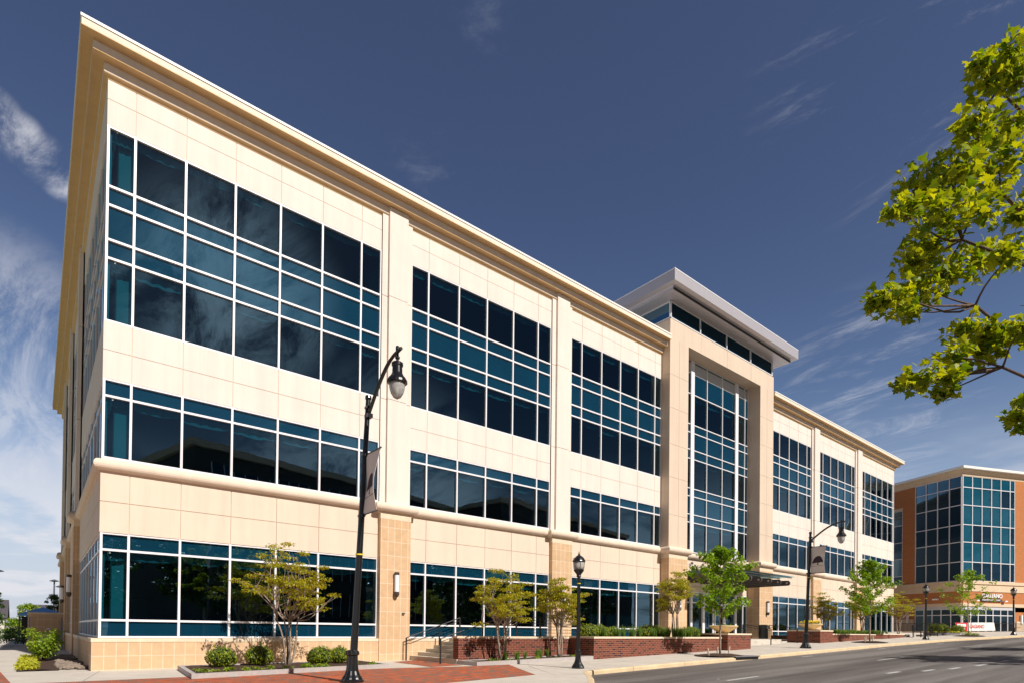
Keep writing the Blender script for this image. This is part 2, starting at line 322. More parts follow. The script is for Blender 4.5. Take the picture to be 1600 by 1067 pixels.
def tag(o, label=None, cat=None, group=None, kind=None):
    if label: o['label'] = label
    if cat: o['category'] = cat
    if group: o['group'] = group
    if kind: o['kind'] = kind
    return o
def thing(name, loc, label, cat, group=None):
    o = bpy.data.objects.new(name, None); COL.objects.link(o); o.location = loc; o.empty_display_size = .3
    bpy.context.view_layer.update(); return tag(o, label, cat, group)
def copy_tree(o, parent=None):
    c = o.copy(); COL.objects.link(c)
    if parent is not None: c.parent = parent
    for ch in list(o.children): copy_tree(ch, c)
    return c
def struct(mb, name, m, **k): return tag(mb.build(name, m, **k), kind='structure')

# ------------------------------------------------------------------ ground
_zx = [-60,-.2,10,12.65,16.3,21.2,26.2,30.4,37.4,42.7,48.9,55,60,80,110,400]; _zz = [-.1,.24,.32,.35,.46,.59,.73,.84,1.04,1.17,1.37,1.52,1.7,2.1,2.5,3.0]
def interp(x, xs, ys):
    if x <= xs[0]: return ys[0]
    for i in range(1, len(xs)):
        if x <= xs[i]: return ys[i-1]+(ys[i]-ys[i-1])*(x-xs[i-1])/(xs[i]-xs[i-1])
    return ys[-1]
def yc(X):
    u = max(0, X-38); return -9-(.0054*u*u if u < 38 else .0054*38*38+.41*(u-38))
def clamp(v, a, b): return max(a, min(b, v))
def gr(X, Y): return interp(X, _zx, _zz)+.02*clamp(Y-yc(X), 0, 3)*clamp((X-10)/5, 0, 1)
def rd(X, Y): return interp(X, _zx, _zz)-.15+.004
def grid(xs, rows, zf):
    mb = MB(); V = [(x, y, zf(x, y)) for x in xs for y in [r(x) for r in rows]]; k = len(rows)
    return mb.add(V, [(i*k+j, (i+1)*k+j, (i+1)*k+j+1, i*k+j+1) for i in range(len(xs)-1) for j in range(k-1)])
lin = lambda a, b, n: [a+(b-a)*i/n for i in range(n+1)]
c_ = lambda v: (lambda x: v)
xsbig = [-1500,-400,-150,-80]+lin(-60, 120, 45)+[160,250,400,800,1500]
struct(grid(xsbig, [c_(v) for v in (-1500,-300,-100,-50,-25,-12,-9,-6,0,10,30,60,120,300,700,1500)], lambda x, y: interp(x, _zx, _zz)-.33), 'ground', DIRT)
xr = lin(-80, 20, 25)+lin(21, 140, 60)
struct(grid(xr, [lambda x, k=k: yc(x)-15+k*15/6 for k in range(7)], rd), 'road', ASPH)
# far pavement on the camera's side of the street
mb = grid(xr, [lambda x: yc(x)-22, lambda x: yc(x)-18.5, lambda x: yc(x)-15], lambda x, y: interp(x, _zx, _zz)); struct(mb, 'far_pavement', CONC)
# pavement along the building
xs = [-14, -8, -2.0, -.5]+lin(0, 12, 8)+lin(13, 96, 60)
sw = grid(xs, [lambda x: yc(x)+.16, lambda x: yc(x)+1.6, lambda x: yc(x)+3.2, lambda x: max(.1, yc(x)+6), c_(1.)], gr); struct(sw, 'pavement', CONC)
# built-out corner in front (its edge curves towards the camera)
edge = [(12.42,-9.0),(12.28,-9.06),(12.0,-9.22),(11.72,-9.5),(11.3,-10.0),(10.4,-10.95),(9.3,-12.0),(8.2,-13.1),(7.2,-14.3),(6.6,-15.5),(6.3,-17)]
V = []; 
for x, y in edge: V += [(-14, y, gr(-14, y)), (-4, y, gr(-4, y)), (2, y, gr(2, y)), (6, y, gr(6, y)), (x-.15, y, gr(x, y))]
V = [(-14,-8.84,gr(-14,-9)),(-4,-8.84,gr(-4,-9)),(2,-8.84,gr(2,-9)),(6,-8.84,gr(6,-9)),(12.42,-8.84,gr(12.4,-8.84))]+V
mb = MB(); mb.add(V, [(i*5+j, i*5+j+1, (i+1)*5+j+1, (i+1)*5+j) for i in range(len(edge)) for j in range(4)]); struct(mb, 'pavement', CONC)
struct(grid([-14,-8,-4,-1.96], [c_(v) for v in (1.0, 6, 12, 20, 30, 45, 60)], lambda x, y: gr(x, y)), 'path', CONC)
struct(grid([-1.96,-1.2,-.1], [c_(v) for v in (11.5, 16, 20, 24)], lambda x, y: gr(x, y)+.004), 'path', CONC2)
struct(grid([-60,-30,-14.02], [c_(v) for v in (-30,-10,0,30,60,120)], lambda x, y: gr(x, y)-.02), 'lawn', GRASS)
struct(grid([-60,-30,-14,-2,6], [c_(v) for v in (60.05,75,100,160)], lambda x, y: gr(x, y)+.01), 'lawn', GRASS)
# curbs
def curb_mesh(pts):
    mb = MB(); mb.sweep([(x, y) for x, y in pts], [(-.17, 0), (-.17, -.5), (.015, -.5), (.0, -.035), (-.03, 0)]); 
    k = 5; mb.v = [(v[0], v[1], v[2]+gr(*pts[i//k])+.006) for i, v in enumerate(mb.v)]; return mb
cx_ = [12.5]+lin(13, 130, 78)
seg = []
for i in range(0, len(cx_)-1, 2):     # cast lengths with a fine gap
    a, b = cx_[i], cx_[min(i+2, len(cx_)-1)]-.015
    seg.append([(a, yc(a)), ((a+b)/2, yc((a+b)/2)), (b, yc(b))])
cm = MB()
for sg in seg:
    t = curb_mesh(sg); cm.add(t.v, t.f)
t = curb_mesh([(x, y) for x, y in edge][::-1]); cm.add(t.v, t.f)
struct(cm, 'curb', CURB)
# storm drain in the curb
dr = thing('storm_drain', (22.0, -9.05, .5), 'black slot of the storm drain cut into the curb below the young maple', 'storm drain')
MB().box(21.1, 22.9, -9.022, -8.4, .50, .595).build('opening', mat('drain_dark', (.004, .004, .004), 1), dr)
MB().box(21.0, 23.0, -9.05, -8.3, .612, .645).build('steel_lip', mat('drain_lip', (.20, .19, .20), .6), dr)
# paint
pm = MB()
def dash(x0, y0, x1, y1, w=.12):
    d = Vector((x1-x0, y1-y0)).normalized(); n = Vector((-d.y, d.x))*w/2
    P4 = [(x0-n.x, y0-n.y), (x1-n.x, y1-n.y), (x1+n.x, y1+n.y), (x0+n.x, y0+n.y)]
    pm.add([(x, y, rd(x, y)+.006) for x, y in P4], [(0, 1, 2, 3)])
for k in range(-1, 6):
    x = 25.2+k*12.6; dash(x, yc(x)-3.9, x+3., yc(x+3.)-3.9)
for x in (13.0, 25.4, 34.5, 44): dash(x, yc(x)-.75 if x > 20 else -12.4, x+1.1, yc(x+1.1)-.75 if x > 20 else -12.5, .1)
for x0, y0 in ((19.2,-15.2), (20.8,-15.7), (22.3,-16.05), (24.4,-16.3), (27.5,-16.4), (31.2,-16.6)): dash(x0, y0, x0+.95, y0-.05, .15)
struct(pm, 'lane_markings', PAINT, fix=False)
# brick paving
def sheet(poly, dz, sub=6):
    # quad strip between two 2-point edges so it follows the ground
    (a, b, c, d) = poly; mb = MB(); V = []
    for i in range(sub+1):
        t = i/sub; p = (a[0]+(b[0]-a[0])*t, a[1]+(b[1]-a[1])*t); q = (d[0]+(c[0]-d[0])*t, d[1]+(c[1]-d[1])*t)
        for j in range(sub+1):
            s_ = j/sub; x, y = p[0]+(q[0]-p[0])*s_, p[1]+(q[1]-p[1])*s_; V.append((x, y, gr(x, y)+dz))
    k = sub+1
    return mb.add(V, [(i*k+j, (i+1)*k+j, (i+1)*k+j+1, i*k+j+1) for i in range(sub) for j in range(sub)])
bp_ = sheet([(-12,-9.75),(6.35,-9.75),(7.6,-4.25),(-12,-4.05)], .008, 16)
t = sheet([(6.35,-9.75),(9.85,-9.15),(11.9,-5.35),(7.6,-4.25)], .008, 16); bp_.add(t.v, t.f)
t = sheet([(9.15,-4.45),(10.55,-4.35),(10.72,-.6),(9.45,-1.1)], .008); bp_.add(t.v, t.f)
t = sheet([(-13,-4.05),(-1.95,-4.05),(-2.35,1.15),(-13,1.15)], .008, 10); bp_.add(t.v, t.f)
struct(bp_, 'brick_paving', PAVE)
# score lines in the concrete
sl = MB()
def score(x0, y0, x1, y1, w=.014):
    d = Vector((x1-x0, y1-y0)); n_ = max(1, int(d.length/1.5)); d.normalize(); nn = Vector((-d.y, d.x))*w/2
    for i in range(n_):
        ax, ay = x0+(x1-x0)*i/n_, y0+(y1-y0)*i/n_; bx, by = x0+(x1-x0)*(i+1)/n_, y0+(y1-y0)*(i+1)/n_
        sl.add([(ax-nn.x, ay-nn.y, gr(ax, ay)+.004), (bx-nn.x, by-nn.y, gr(bx, by)+.004), (bx+nn.x, by+nn.y, gr(bx, by)+.004), (ax+nn.x, ay+nn.y, gr(ax, ay)+.004)], [(0, 1, 2, 3)])
for x in (-.9, 1.5): score(x+.9, -.3, x+.3, -4.)
for y in (4, 7.5, 11, 14.5, 18): score(-14, y, -1.98, y)
for x in lin(13, 60, 31): score(x, yc(x)+.2, x, yc(x)+2.95)
score(13, -7.4, 38, -7.4); score(10.2, -9.7, 12.1, -6.2); score(9.9, -9.5, 11.3, -9.9)
struct(sl, 'pavement', mat('joint_dark', (.20, .17, .14), 1), fix=False)

# ------------------------------------------------------------------ office building
FR = lambda u, o, z: (u, -o, z)
LS = lambda u, o, z: (-o, u, z)
XE = 67.118
RS = lambda u, o, z: (XE+o, u, z)
BX = [[0,.70,2.13,3.67,5.21,6.78,8.37,9.24],[10.62,11.48,13.07,14.65,16.24,17.84,18.74],[20.15,20.99,22.56,24.14,25.72,27.31,27.95],
      [40.62,41.25,42.8,44.37,45.9,47.42,48.19],[49.7,50.42,51.94,53.45,54.94,56.43,57.11],[58.70,59.5,60.94,62.41,63.86,65.38,66.72,XE]]
Z = dict(UT=17.143,U1=15.271,U2=14.688,U3=13.606,U4=13.028,UB=11.056,LT=9.29,L1=8.759,LB=6.816,GT=4.518,G1=3.983,G2=1.80,GB=1.25,CT=18.65)
SX = [[0,.72,2.18,3.65,5.2,6.75,8.3,9.85,10.95],[12.3,13.2,14.8,16.4,18.0,19.6,20.45],[21.8,22.7,24.3,25.9,27.5,29.1,29.95],[31.3,32.2,33.8,35.4,37.0,38.0,38.6]]
bld = thing('office_building', (34, 15, .3), 'long four storey cream office building with dark teal ribbon windows and a tall entrance portal', 'building')
def panels(mb, xs, rows, o=.05, gap=.018, o0=-.12):
    for i in range(len(xs)-1):
        for j in range(len(rows)-1):
            a = xs[i]+(gap/2 if i else (0 if xs[0] else (-o if mb.T is FR else .121))); b = xs[i+1]-(gap/2 if i < len(xs)-2 else 0)
            c = rows[j]+(gap/2 if j else 0); d = rows[j+1]-(gap/2 if j < len(rows)-2 else 0)
            mb.box(a, b, o0, o, c, d)
def window(T, xs, zs, kinds, name='window', wf=.068, oF=.05, oG=-.03):
    zt, zb = zs[0], zs[-1]; x0, x1 = xs[0], xs[-1]
    fr = MB(T)
    for i, x in enumerate(xs):
        a, b = x-wf/2, x+wf/2
        if i == 0: a, b = x, x+wf*.8
        if i == len(xs)-1: a, b = x-wf*.8, x
        if x == 0: a, b = (-.045, .022) if T is FR else (.092, .10)
        fr.box(a, b, -.09, oF, zb, zt)
    for j, z in enumerate(zs):
        a, b = z-wf/2, z+wf/2
        if j == 0: a, b = z-wf*.8, z
        if j == len(zs)-1: a, b = z, z+wf*.8
        fr.box(x0 if x0 != 0 or T is FR else .10, x1, -.085, oF-.008, a, b)
    root = fr.build(name, ALU, bld)
    rr = random.Random(round(xs[0]*100)+round(zs[0]*10))
    j = 0
    while j < len(zs)-1:
        k2 = j
        while k2+1 < len(zs)-1 and kinds[k2+1] == kinds[j] and kinds[j] != 'v': k2 += 1
        pn = MB(T)
        for jj in range(j, k2+1):
            for i in range(len(xs)-1):
                e = rr.uniform(-.004, .004); e2 = rr.uniform(-.004, .004); o = oG
                pn.quad((xs[i], o+e, zs[jj+1]), (xs[i+1], o-e, zs[jj+1]), (xs[i+1], o-e+e2, zs[jj]), (xs[i], o+e+e2, zs[jj]))
        if kinds[j] == 'v': pn.build('glass_pane', GLASS, root, fix=False)
        else: pn.build('spandrel_pane', SPANC if name.startswith('clere') else SPAN, root, fix=False)
        if kinds[j] == 'v':
            sh = MB(T); sh.box(xs[0]+.02, xs[-1]-.02, -.24, -.20, zs[j]-.10, zs[j]-.04)
            for i in range(len(xs)-1):
                n = 8; h = rr.uniform(.11, .22); x0_, x1_ = xs[i]+.03, xs[i+1]-.03; V = []
                for k in range(n+1):
                    u = x0_+(x1_-x0_)*k/n; hh = h+.07*math.sin(math.pi*k/n)+rr.uniform(-.02, .02); oo = -.15-.04*(k % 2)
                    V += [(u, oo, zs[j]-.05), (u, oo-.03, zs[j]-.05-hh)]
                sh.add(V, [(2*k, 2*k+2, 2*k+3, 2*k+1) for k in range(n)])
            sh.build('roller_shade', SHADE, root, fix=False)
        j = k2+1
    return root
UZ = [Z[k] for k in ('UT','U1','U2','U3','U4','UB')]; LZ = [Z[k] for k in ('LT','L1','LB')]; GZ = [Z[k] for k in ('GT','G1','G2','GB')]
faces = [(FR, BX), (LS, SX)]
for T, bays in faces:
    for xs in bays:
        op, og = (.05, -.03) if T is FR else (.035, -.004)
        window(T, xs, UZ, 'vsssv', oF=op, oG=og); window(T, xs, LZ, 'sv', oF=op, oG=og); window(T, xs, GZ, 'svs', oF=op, oG=og)
        for a, m_, b, mt_, o_ in ((Z['UT'], 17.955, Z['CT'], CREAM, .05), (Z['LT'], 10.17, Z['UB'], CREAM, .05), (Z['GT'], 5.47, 6.38, TAN, .062)):
            wp = MB(T); panels(wp, xs, [a, m_, b], o_); w_ = wp.build('spandrel_wall', mt_, bld); MB(T).box(xs[0] or (-.03 if T is FR else .121), xs[-1], -.11, .03, a, b).build('panel_joint', JOINT, w_)
        MB(T).box(xs[0] or (-.048 if T is FR else .121), xs[-1], -.12, .048, 6.38, Z['LB']).build('sill_wall', CREAM, bld)
MB().box(XE-.12, XE+.05, .0, 38.6, 1, 18.6).build('end_wall', CREAM, bld); MB().box(0.05, XE, 38.6, 38.7, 0, 18.6).build('rear_wall', CREAM, bld)
# pilasters
def pilaster(T, a, b):
    c = (a+b)/2; hw = (b-a)/2; mb = MB(T)
    for z0, z1 in ((6.4, 11.045), (11.067, 15.26), (15.282, 18.95)):
        mb.box(a, b, -.12, .12, z0, z1); mb.box(c-hw*.62, c+hw*.62, .0, .24, z0, z1)
    p = mb.build('pilaster', CREAM, bld)
    MB(T).box(a, b, -.1, .10, 6.4, 18.9).build('pilaster_joint', JOINT, p)
    s_ = MB(T); s_.box(a, b, -.12, .28, .1, 6.12); s_.build('stone_pier', STONEP, bld)
    k = MB(T); k.box(a-.01, b+.01, -.12, .285, 6.12, 6.40); k.build('pier_cap', COPING, bld)
for a, b in ((9.24, 10.62), (18.74, 20.15), (48.19, 49.7), (57.11, 58.70)): pilaster(FR, a, b)
for a, b in ((10.95, 12.3), (20.45, 21.8), (29.95, 31.3)): pilaster(LS, a, b)
# torus band at second floor sill
def tprof(zc=6.59, r=.175, o0=.02, n=10):
    P = [(o0-.1, zc-r-.06), (o0+.06, zc-r-.06), (o0+.07, zc-r)]
    P += [(o0+.07+r*math.sin(math.pi*k/n)*.95, zc-r*math.cos(math.pi*k/n)) for k in range(1, n)]
    P += [(o0+.07, zc+r), (o0-.1, zc+r+.03)]
    return P
def jog(pils, u0, u1, d):
    pts = [(u0, 0)]
    for a, b in pils: pts += [(a, 0), (a, d), (b, d), (b, 0)]
    return pts+[(u1, 0)]
lft = [(-o, u) for u, o in jog([(10.93, 12.32), (20.43, 21.82), (29.93, 31.32)], 38.6, 0, .24)[:1]+list(reversed(jog([(10.93, 12.32), (20.43, 21.82), (29.93, 31.32)], 0, 38.6, .24)))[1:-1]]
frt = [(u, -o) for u, o in jog([(9.22, 10.64), (18.72, 20.17)], 0, 27.95, .24)]
path1 = [(0, 38.6)]+[p for p in lft if p[1] < 38.55]+frt
# travelling down the left side then along the front: outside is on the right of travel
tb = MB(); tb.sweep(path1, tprof())
frt2 = [(u, -o) for u, o in jog([(48.17, 49.72), (57.09, 58.72)], 40.62, XE, .24)]+[(XE, 30)]
tb.sweep(frt2, tprof())
tb.build('sill_moulding', TAN, bld, smooth=False)
# cornice
cp = [(-.3, 18.60), (.10, 18.60), (.12, 18.64), (.17, 18.70), (.24, 18.72), (.27, 18.75), (.27, 18.78), (.30, 18.78), (.30, 19.0)]
cove1 = [(.32, 19.0), (.36, 19.03), (.44, 19.06), (.50, 19.08), (.54, 19.10), (.54, 19.22)]
def cornice(path, name='cornice'):
    mb = MB()
    low = [(-.3, 18.56), (.065, 18.56), (.07, 18.60), (.10, 18.625), (.135, 18.635), (.16, 18.66), (.16, 18.955), (-.3, 18.955)]
    mid = [(-.3, 18.957), (.163, 18.957), (.20, 18.972), (.30, 18.98), (.40, 18.965), (.43, 18.955), (.46, 18.96), (.46, 19.235), (-.3, 19.235)]
    top = [(-.3, 19.237), (.463, 19.237), (.50, 19.25), (.60, 19.258), (.70, 19.25), (.735, 19.24), (.765, 19.245), (.765, 19.27), (-.3, 19.27)]
    fas = [(-.3, 19.272), (.76, 19.272), (.76, 19.47), (-.3, 19.47)]
    cap = [(-.3, 19.485), (.785, 19.485), (.785, 19.565), (-.3, 19.60)]
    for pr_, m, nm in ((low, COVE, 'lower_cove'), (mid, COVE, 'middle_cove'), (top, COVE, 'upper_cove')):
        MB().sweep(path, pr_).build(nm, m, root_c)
    MB().sweep(path, cap).build('coping', CAPW, root_c)
    return MB().sweep(path, fas)
for path in ([(0, 38.6), (0, 0), (27.93, 0)], [(40.64, 0), (XE, 0), (XE, 38)]):
    fs_ = MB().sweep(path, [(-.3, 19.272), (.76, 19.272), (.76, 19.47), (-.3, 19.47)])
    root_c = fs_.build('cornice', CORN, bld)
    cornice(path)
for path in ([(0, 38.6), (0, 0), (27.93, 0)], [(40.64, 0), (XE, 0), (XE, 38)]):
    for o_, za, zb in ((.16, 18.68, 18.945), (.46, 18.985, 19.225)):
        MB().sweep(path, [(o_+.003, za), (o_+.006, za), (o_+.006, zb), (o_+.003, zb)]).build('cornice_riser', CREAM, bld)
MB().box(.1, XE-.1, .3, 38.5, 18.6, 19.3).build('roof', mat('roof_membrane', (.5, .5, .5), .9), bld)
# stone base
path = [(0, 38.6), (0, 0), (9.24, 0)]
MB().sweep(path, [(-.2, -.3), (.22, -.3), (.22, 1.12), (-.2, 1.12)]).build('stone_base', STONE, bld)
MB().sweep([(10.62, 0), (18.74, 0)], [(-.2, -.3), (.22, -.3), (.22, 1.12), (-.2, 1.12)]).build('stone_base', STONE, bld)
for p_ in (path, [(10.62, 0), (18.74, 0)], [(20.15, 0), (27.95, 0)], [(40.62, 0), (48.19, 0)], [(49.7, 0), (57.11, 0)], [(58.7, 0), (XE, 0)]):
    MB().sweep(p_, [(-.2, 1.122), (.235, 1.122), (.235, 1.235), (-.2, 1.25)]).build('base_coping', COPING, bld)
# interiors
it = MB()
for z0, z1 in ((3.99, 5.7), (8.77, 10.2), (13.04, 14.5), (17.12, 18.4)):
    it.box(.1, 27.9, .12, 9, z0, z1); it.box(40.7, XE-.1, .12, 9, z0, z1); it.box(.12, 9, 9, 38.4, z0, z1)
it.box(6, 27.9, 6, 6.2, 1, 18); it.box(40.7, 62, 6, 6.2, 1, 18); it.box(6, 6.2, 6, 38, 1, 18); it.box(.1, XE, .12, 30, .8, 1.2)
it.box(28, 40.5, 7, 7.2, 1, 20)
it.build('interior_floors', INTER, bld)
ic = MB()
for x in (.30,): 
    for z0, z1 in ((1.2, 4), (5.7, 8.8), (10.2, 13.04), (14.5, 17.12)): ic.box(x, x+.45, .35, .8, z0, z1)
for x in (9.6, 19.1, 48.7, 57.6):
    for z0, z1 in ((1.2, 4), (5.7, 8.8), (10.2, 13.04), (14.5, 17.12)): ic.box(x, x+.6, 1.2, 1.8, z0, z1)
ic.build('interior_column', INTERC, bld)

# portal
PZ = [6.85, 8.75, 11.03, 13.04, 15.25, 17.27, 19.45, 20.6]
pm_ = MB(FR); pj = MB(FR)
for a, b in ((27.95, 29.85), (38.70, 40.62)):
    m_ = (a+b)/2
    panels(pm_, [a, m_, b], PZ[:-1], .65, .016, -1.4)
    pj.box(a+.01, b-.01, -1.38, .635, 6.6, 19.4)
panels(pm_, [27.95, 31.2, 34.3, 37.4, 40.62], [19.45, 20.6], .65, .016, -1.4); pj.box(27.97, 40.6, -1.38, .635, 19.462, 20.58)
pm_.box(27.95, 40.62, -12, -1.41, 19.47, 20.6)
p_ = pm_.build('portal', PORT, bld); pj.build('panel_joints', JOINT, p_)
for a, b in ((27.95, 29.85), (38.70, 40.62)): MB(FR).box(a, b, -.4, .68, .5, 6.12).build('stone_pier', STONEP, bld)
for a, b in ((27.95, 29.85), (38.70, 40.62)): MB(FR).box(a-.005, b+.005, -.4, .685, 6.12, 6.40).box(a+.02, b-.02, -.4, .66, 6.40, 6.85).build('pier_cap', COPING, bld)
tb2 = MB()
tb2.sweep([(27.95, -.02), (27.95, -.66), (29.85, -.66), (29.85, .28), (38.70, .28), (38.70, -.66), (40.62, -.66), (40.62, -.02)], tprof(6.61, .185, .0))
tb2.build('sill_moulding', TAN, bld)
# portal glazing
PG = lambda u, o, z: (u, .30-o, z)
gx = [29.85, 30.55, 31.62, 33.37, 35.26, 37.05, 38.22, 38.70]; gz = [19.45, 17.25, 15.26, 14.72, 13.6, 13.0, 11.06, 10.54, 9.36, 8.83, 6.86]
gw = window(PG, gx, gz, 'svsssvsssv', 'portal_window', wf=.055)
for x in (31.62, 37.05): MB(PG).box(x-.19, x+.19, .0, .10, 6.86, 19.45).build('vertical_fin', ALU, gw)
MB(PG).box(29.85, 38.7, -.2, .04, 4.30, 6.45).build('lobby_fascia', TAN, bld)
dx = [29.85, 30.55, 31.62, 33.0, 34.3, 35.6, 37.05, 38.1, 38.70]
door = window(PG, dx, [4.30, 3.6, 1.27], 'sv', 'lobby_glazing', wf=.08)
for x in (31.62, 33.0, 35.6, 37.05): MB(PG).box(x-.11, x+.11, .0, .12, 1.27, 4.3).build('door_post', ALU, door)
for x in (33.08, 34.38):
    d = MB(PG); d.box(x, x+.10, .05, .10, 1.27, 3.6); d.box(x+1.04, x+1.14, .05, .10, 1.27, 3.6); d.box(x, x+1.14, .05, .10, 3.48, 3.6); d.box(x, x+1.14, .05, .10, 1.27, 1.5)
    dd = d.build('door', ALU, bld)
    MB(PG).box(x+.86 if x < 34 else x+.22, x+.90 if x < 34 else x+.26, .13, .17, 2.0, 2.7).build('handle', DKSTEEL, dd)
# clerestory and floating roof
CZ = [21.68, 20.66]
CG = lambda u, o, z: (u, -.60-o, z)
window(CG, [28.02, 31.15, 34.25, 37.35, 40.48], CZ, 's', 'clerestory_window', wf=.07)
CL = lambda u, o, z: (28.02-o, u, z)
window(CL, [-.60, 4.0, 8.0, 11.5], CZ, 's', 'clerestory_window', wf=.07)
CR = lambda u, o, z: (40.48+o, u, z)
window(CR, [-.60, 4.0, 8.0, 11.5], CZ, 's', 'clerestory_window', wf=.07)
RX0, RX1, RY0, RY1 = 26.75, 42.02, -1.80, 12.5
ro = MB(); lp = [(RX0, RY1), (RX0, RY0), (RX1, RY0), (RX1, RY1)]
# fascia, soffit with a dark recess, running round three sides
ro.sweep(lp, [(0, 22.58), (-.05, 22.62), (-1.3, 22.62), (-1.3, 21.70), (-1.15, 21.70), (-.40, 21.70), (-.40, 21.86), (-.36, 21.90), (-.02, 21.945), (0, 21.95)])
rr_ = ro.build('canopy_roof', ROOFW, bld)
MB().box(RX0+1.2, RX1-1.2, RY0+1.15, RY1, 21.69, 22.60).build('roof_deck', ROOFW, rr_)
MB().sweep(lp, [(.01, 22.585), (.01, 22.64), (-1.3, 22.66), (-1.3, 22.625), (-.05, 22.625), (-.01, 22.585)]).build('roof_edge', ALU, rr_)
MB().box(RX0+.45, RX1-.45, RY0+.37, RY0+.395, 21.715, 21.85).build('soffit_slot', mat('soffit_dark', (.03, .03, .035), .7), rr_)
jn = MB()
for y in (2.2, 6.2, 10.2): jn.box(RX0-.006, RX0+.0, y, y+.03, 21.96, 22.57)
for x in (29.8, 32.8, 35.8, 38.8): jn.box(x, x+.02, RY0-.006, RY0, 21.96, 22.57)
jn.build('panel_seam', mat('seam', (.45, .44, .46), .6), rr_)
# entrance canopy: steel outriggers with a glass sheet
cn = MB()
ca = thing('entrance_canopy', (34.3, -1.5, 5.0), 'dark steel and glass canopy over the lobby doors inside the tall portal', 'canopy')
for i in range(7):
    x = 30.3+i*1.25
    b = MB(); y0, y1 = .28, -3.25
    pts = [(y0, 4.85), (y0, 5.35), (y1+.15, 5.20)]+[(y1+.12-.17*math.sin(a_), 5.03+.17*math.cos(a_)) for a_ in lin(0.1, math.pi-.1, 6)]+[(y1+.15, 4.86)]
    n = len(pts); b.add([(x-.05, y, z) for y, z in pts]+[(x+.05, y, z) for y, z in pts], [tuple(range(n)), tuple(range(n, 2*n))]+[(k, (k+1) % n, n+(k+1) % n, n+k) for k in range(n)])
    bo = b.build('outrigger', DKSTEEL, ca)
    h = MB()
    for y in (y1+.15,): h.tube([(x-.056, y, 5.03), (x+.056, y, 5.03)], .065, 12)
    h.build('round_hole', mat('hole_light', (.70, .60, .48), .8), bo)
    MB().tube([(x, .25, 6.15), (x, -2.2, 5.3)], .012, 6).build('tie_rod', ALU, ca)
    MB().lathe([(.03, -.1), (.09, -.02), (.07, .05), (.02, .08)], (x, .12, 6.15), 10).build('rod_bracket', DKSTEEL, ca)
MB().box(29.9, 38.2, -3.45, .2, 5.43, 5.46).build('glass_sheet', CLEARG, ca)
gsx = MB()
for y in (-.6, -1.5, -2.4, -3.2): gsx.box(29.9, 38.2, y-.03, y+.03, 5.37, 5.42)
gsx.build('purlin', mat('canopy_steel', (.42, .42, .40), .4, metal=.3), ca)
# wall sconces
def sconce(T, u, o, z):
    r = MB(); x, y, _ = T(u, o+.12, 0); r.lathe([(.09, .0), (.105, .02), (.105, .10), (.085, .12)], (x, y, z+.34), 14); r.lathe([(.05, -.10), (.095, -.04), (.105, 0), (.105, .1), (.085, .12)], (x, y, z-.46), 14); r.box(x-.03, x+.03, y-.03, y+.12, z-.3, z+.3)
    q = r.build('wall_light', mat('bronze', (.09, .07, .06), .4, metal=.5), bld)
    MB().lathe([(.085, -.36), (.09, -.35), (.09, .35), (.085, .36)], (x, y, z), 14).build('lamp_tube', WHITEL, q)
for u, o in ((9.93, .28), (19.45, .28), (28.9, .68), (39.7, .68), (48.95, .28), (57.9, .28)): sconce(FR, u, o, 3.5)
for u in (11.6, 21.1): sconce(LS, u, .28, 3.5)
MB(FR).box(10.25, 10.36, .28, .36, 2.25, 2.31).build('hose_bib', DKSTEEL, bld)

# ------------------------------------------------------------------ terrace, steps, planters
TZ = 1.235
ter = MB(); ter.prism([(12.65,-3.45),(15.9,-4.2),(15.9,-5.6),(25.3,-5.7),(27.2,-5.0),(27.2,-3.35),(36.2,-3.35),(36.2,-5.0),(45,-5.6),(48,-5.6),(62,-6),(66,-6),(66,-.15),(12.65,-.15)], .0, TZ)
struct(ter, 'terrace', CONC)
st1 = thing('side_steps', (11.6, -2, .35), 'concrete steps climbing right beside the first brick wall', 'steps')
for k in range(6):
    x = 10.68+k*.39; MB().box(x, 12.7, -3.75-.04*k, -.22, .2, .37+.145*(k+1) if k < 5 else TZ+.002).build('step', CONC2, st1)
st2 = thing('entrance_steps', (31.6, -4, .85), 'broad pale concrete steps up to the lobby entrance', 'steps')
for k in range(3):
    y = -4.45+k*.38; MB().prism([(27.25, y), (35.95, y), (35.95, -3.3), (27.25, -3.3)], .6, lambda X, Y, k=k: .93+.104*(k+1)).build('step', CONC, st2)
# brick walls
def brickwall(name, label, poly, z0, z1, capo=.03, cap=.08):
    t = thing(name, (poly[0][0], poly[0][1], z0), label, 'brick wall')
    MB().prism(poly, z0-.4, z1-cap).build('brickwork', BRICK, t)
    c = Vector((sum(p[0] for p in poly)/len(poly), sum(p[1] for p in poly)/len(poly)))
    MB().prism([(p[0]+math.copysign(capo, p[0]-c.x), p[1]+math.copysign(capo, p[1]-c.y)) for p in poly], z1-cap, z1).build('stone_coping', COPING, t); return t
brickwall('brick_wall', 'low red brick wall behind the granite edged bed, next to the side steps', [(10.75,-3.75),(15.72,-4.62),(15.72,-4.27),(10.75,-3.40)], .4, 1.385)
w1 = thing('brick_planter', (20, -6, .6), 'long red brick planter wall full of grasses left of the lobby steps', 'planter')
b1 = MB(); b1.prism([(15.72,-6.0),(25.0,-6.0),(25.0,-5.65),(15.72,-5.65)], .0, 1.33); b1.prism([(15.72,-5.65),(16.07,-5.65),(16.07,-4.3),(15.72,-4.62)], .0, 1.33)
b1.build('brickwork', BRICK, w1)
b1 = MB(); b1.prism([(15.69,-6.03),(25.0,-6.03),(25.0,-5.62),(16.1,-5.62),(16.1,-4.25),(15.69,-4.65)], 1.332, 1.41); b1.build('stone_coping', COPING, w1)
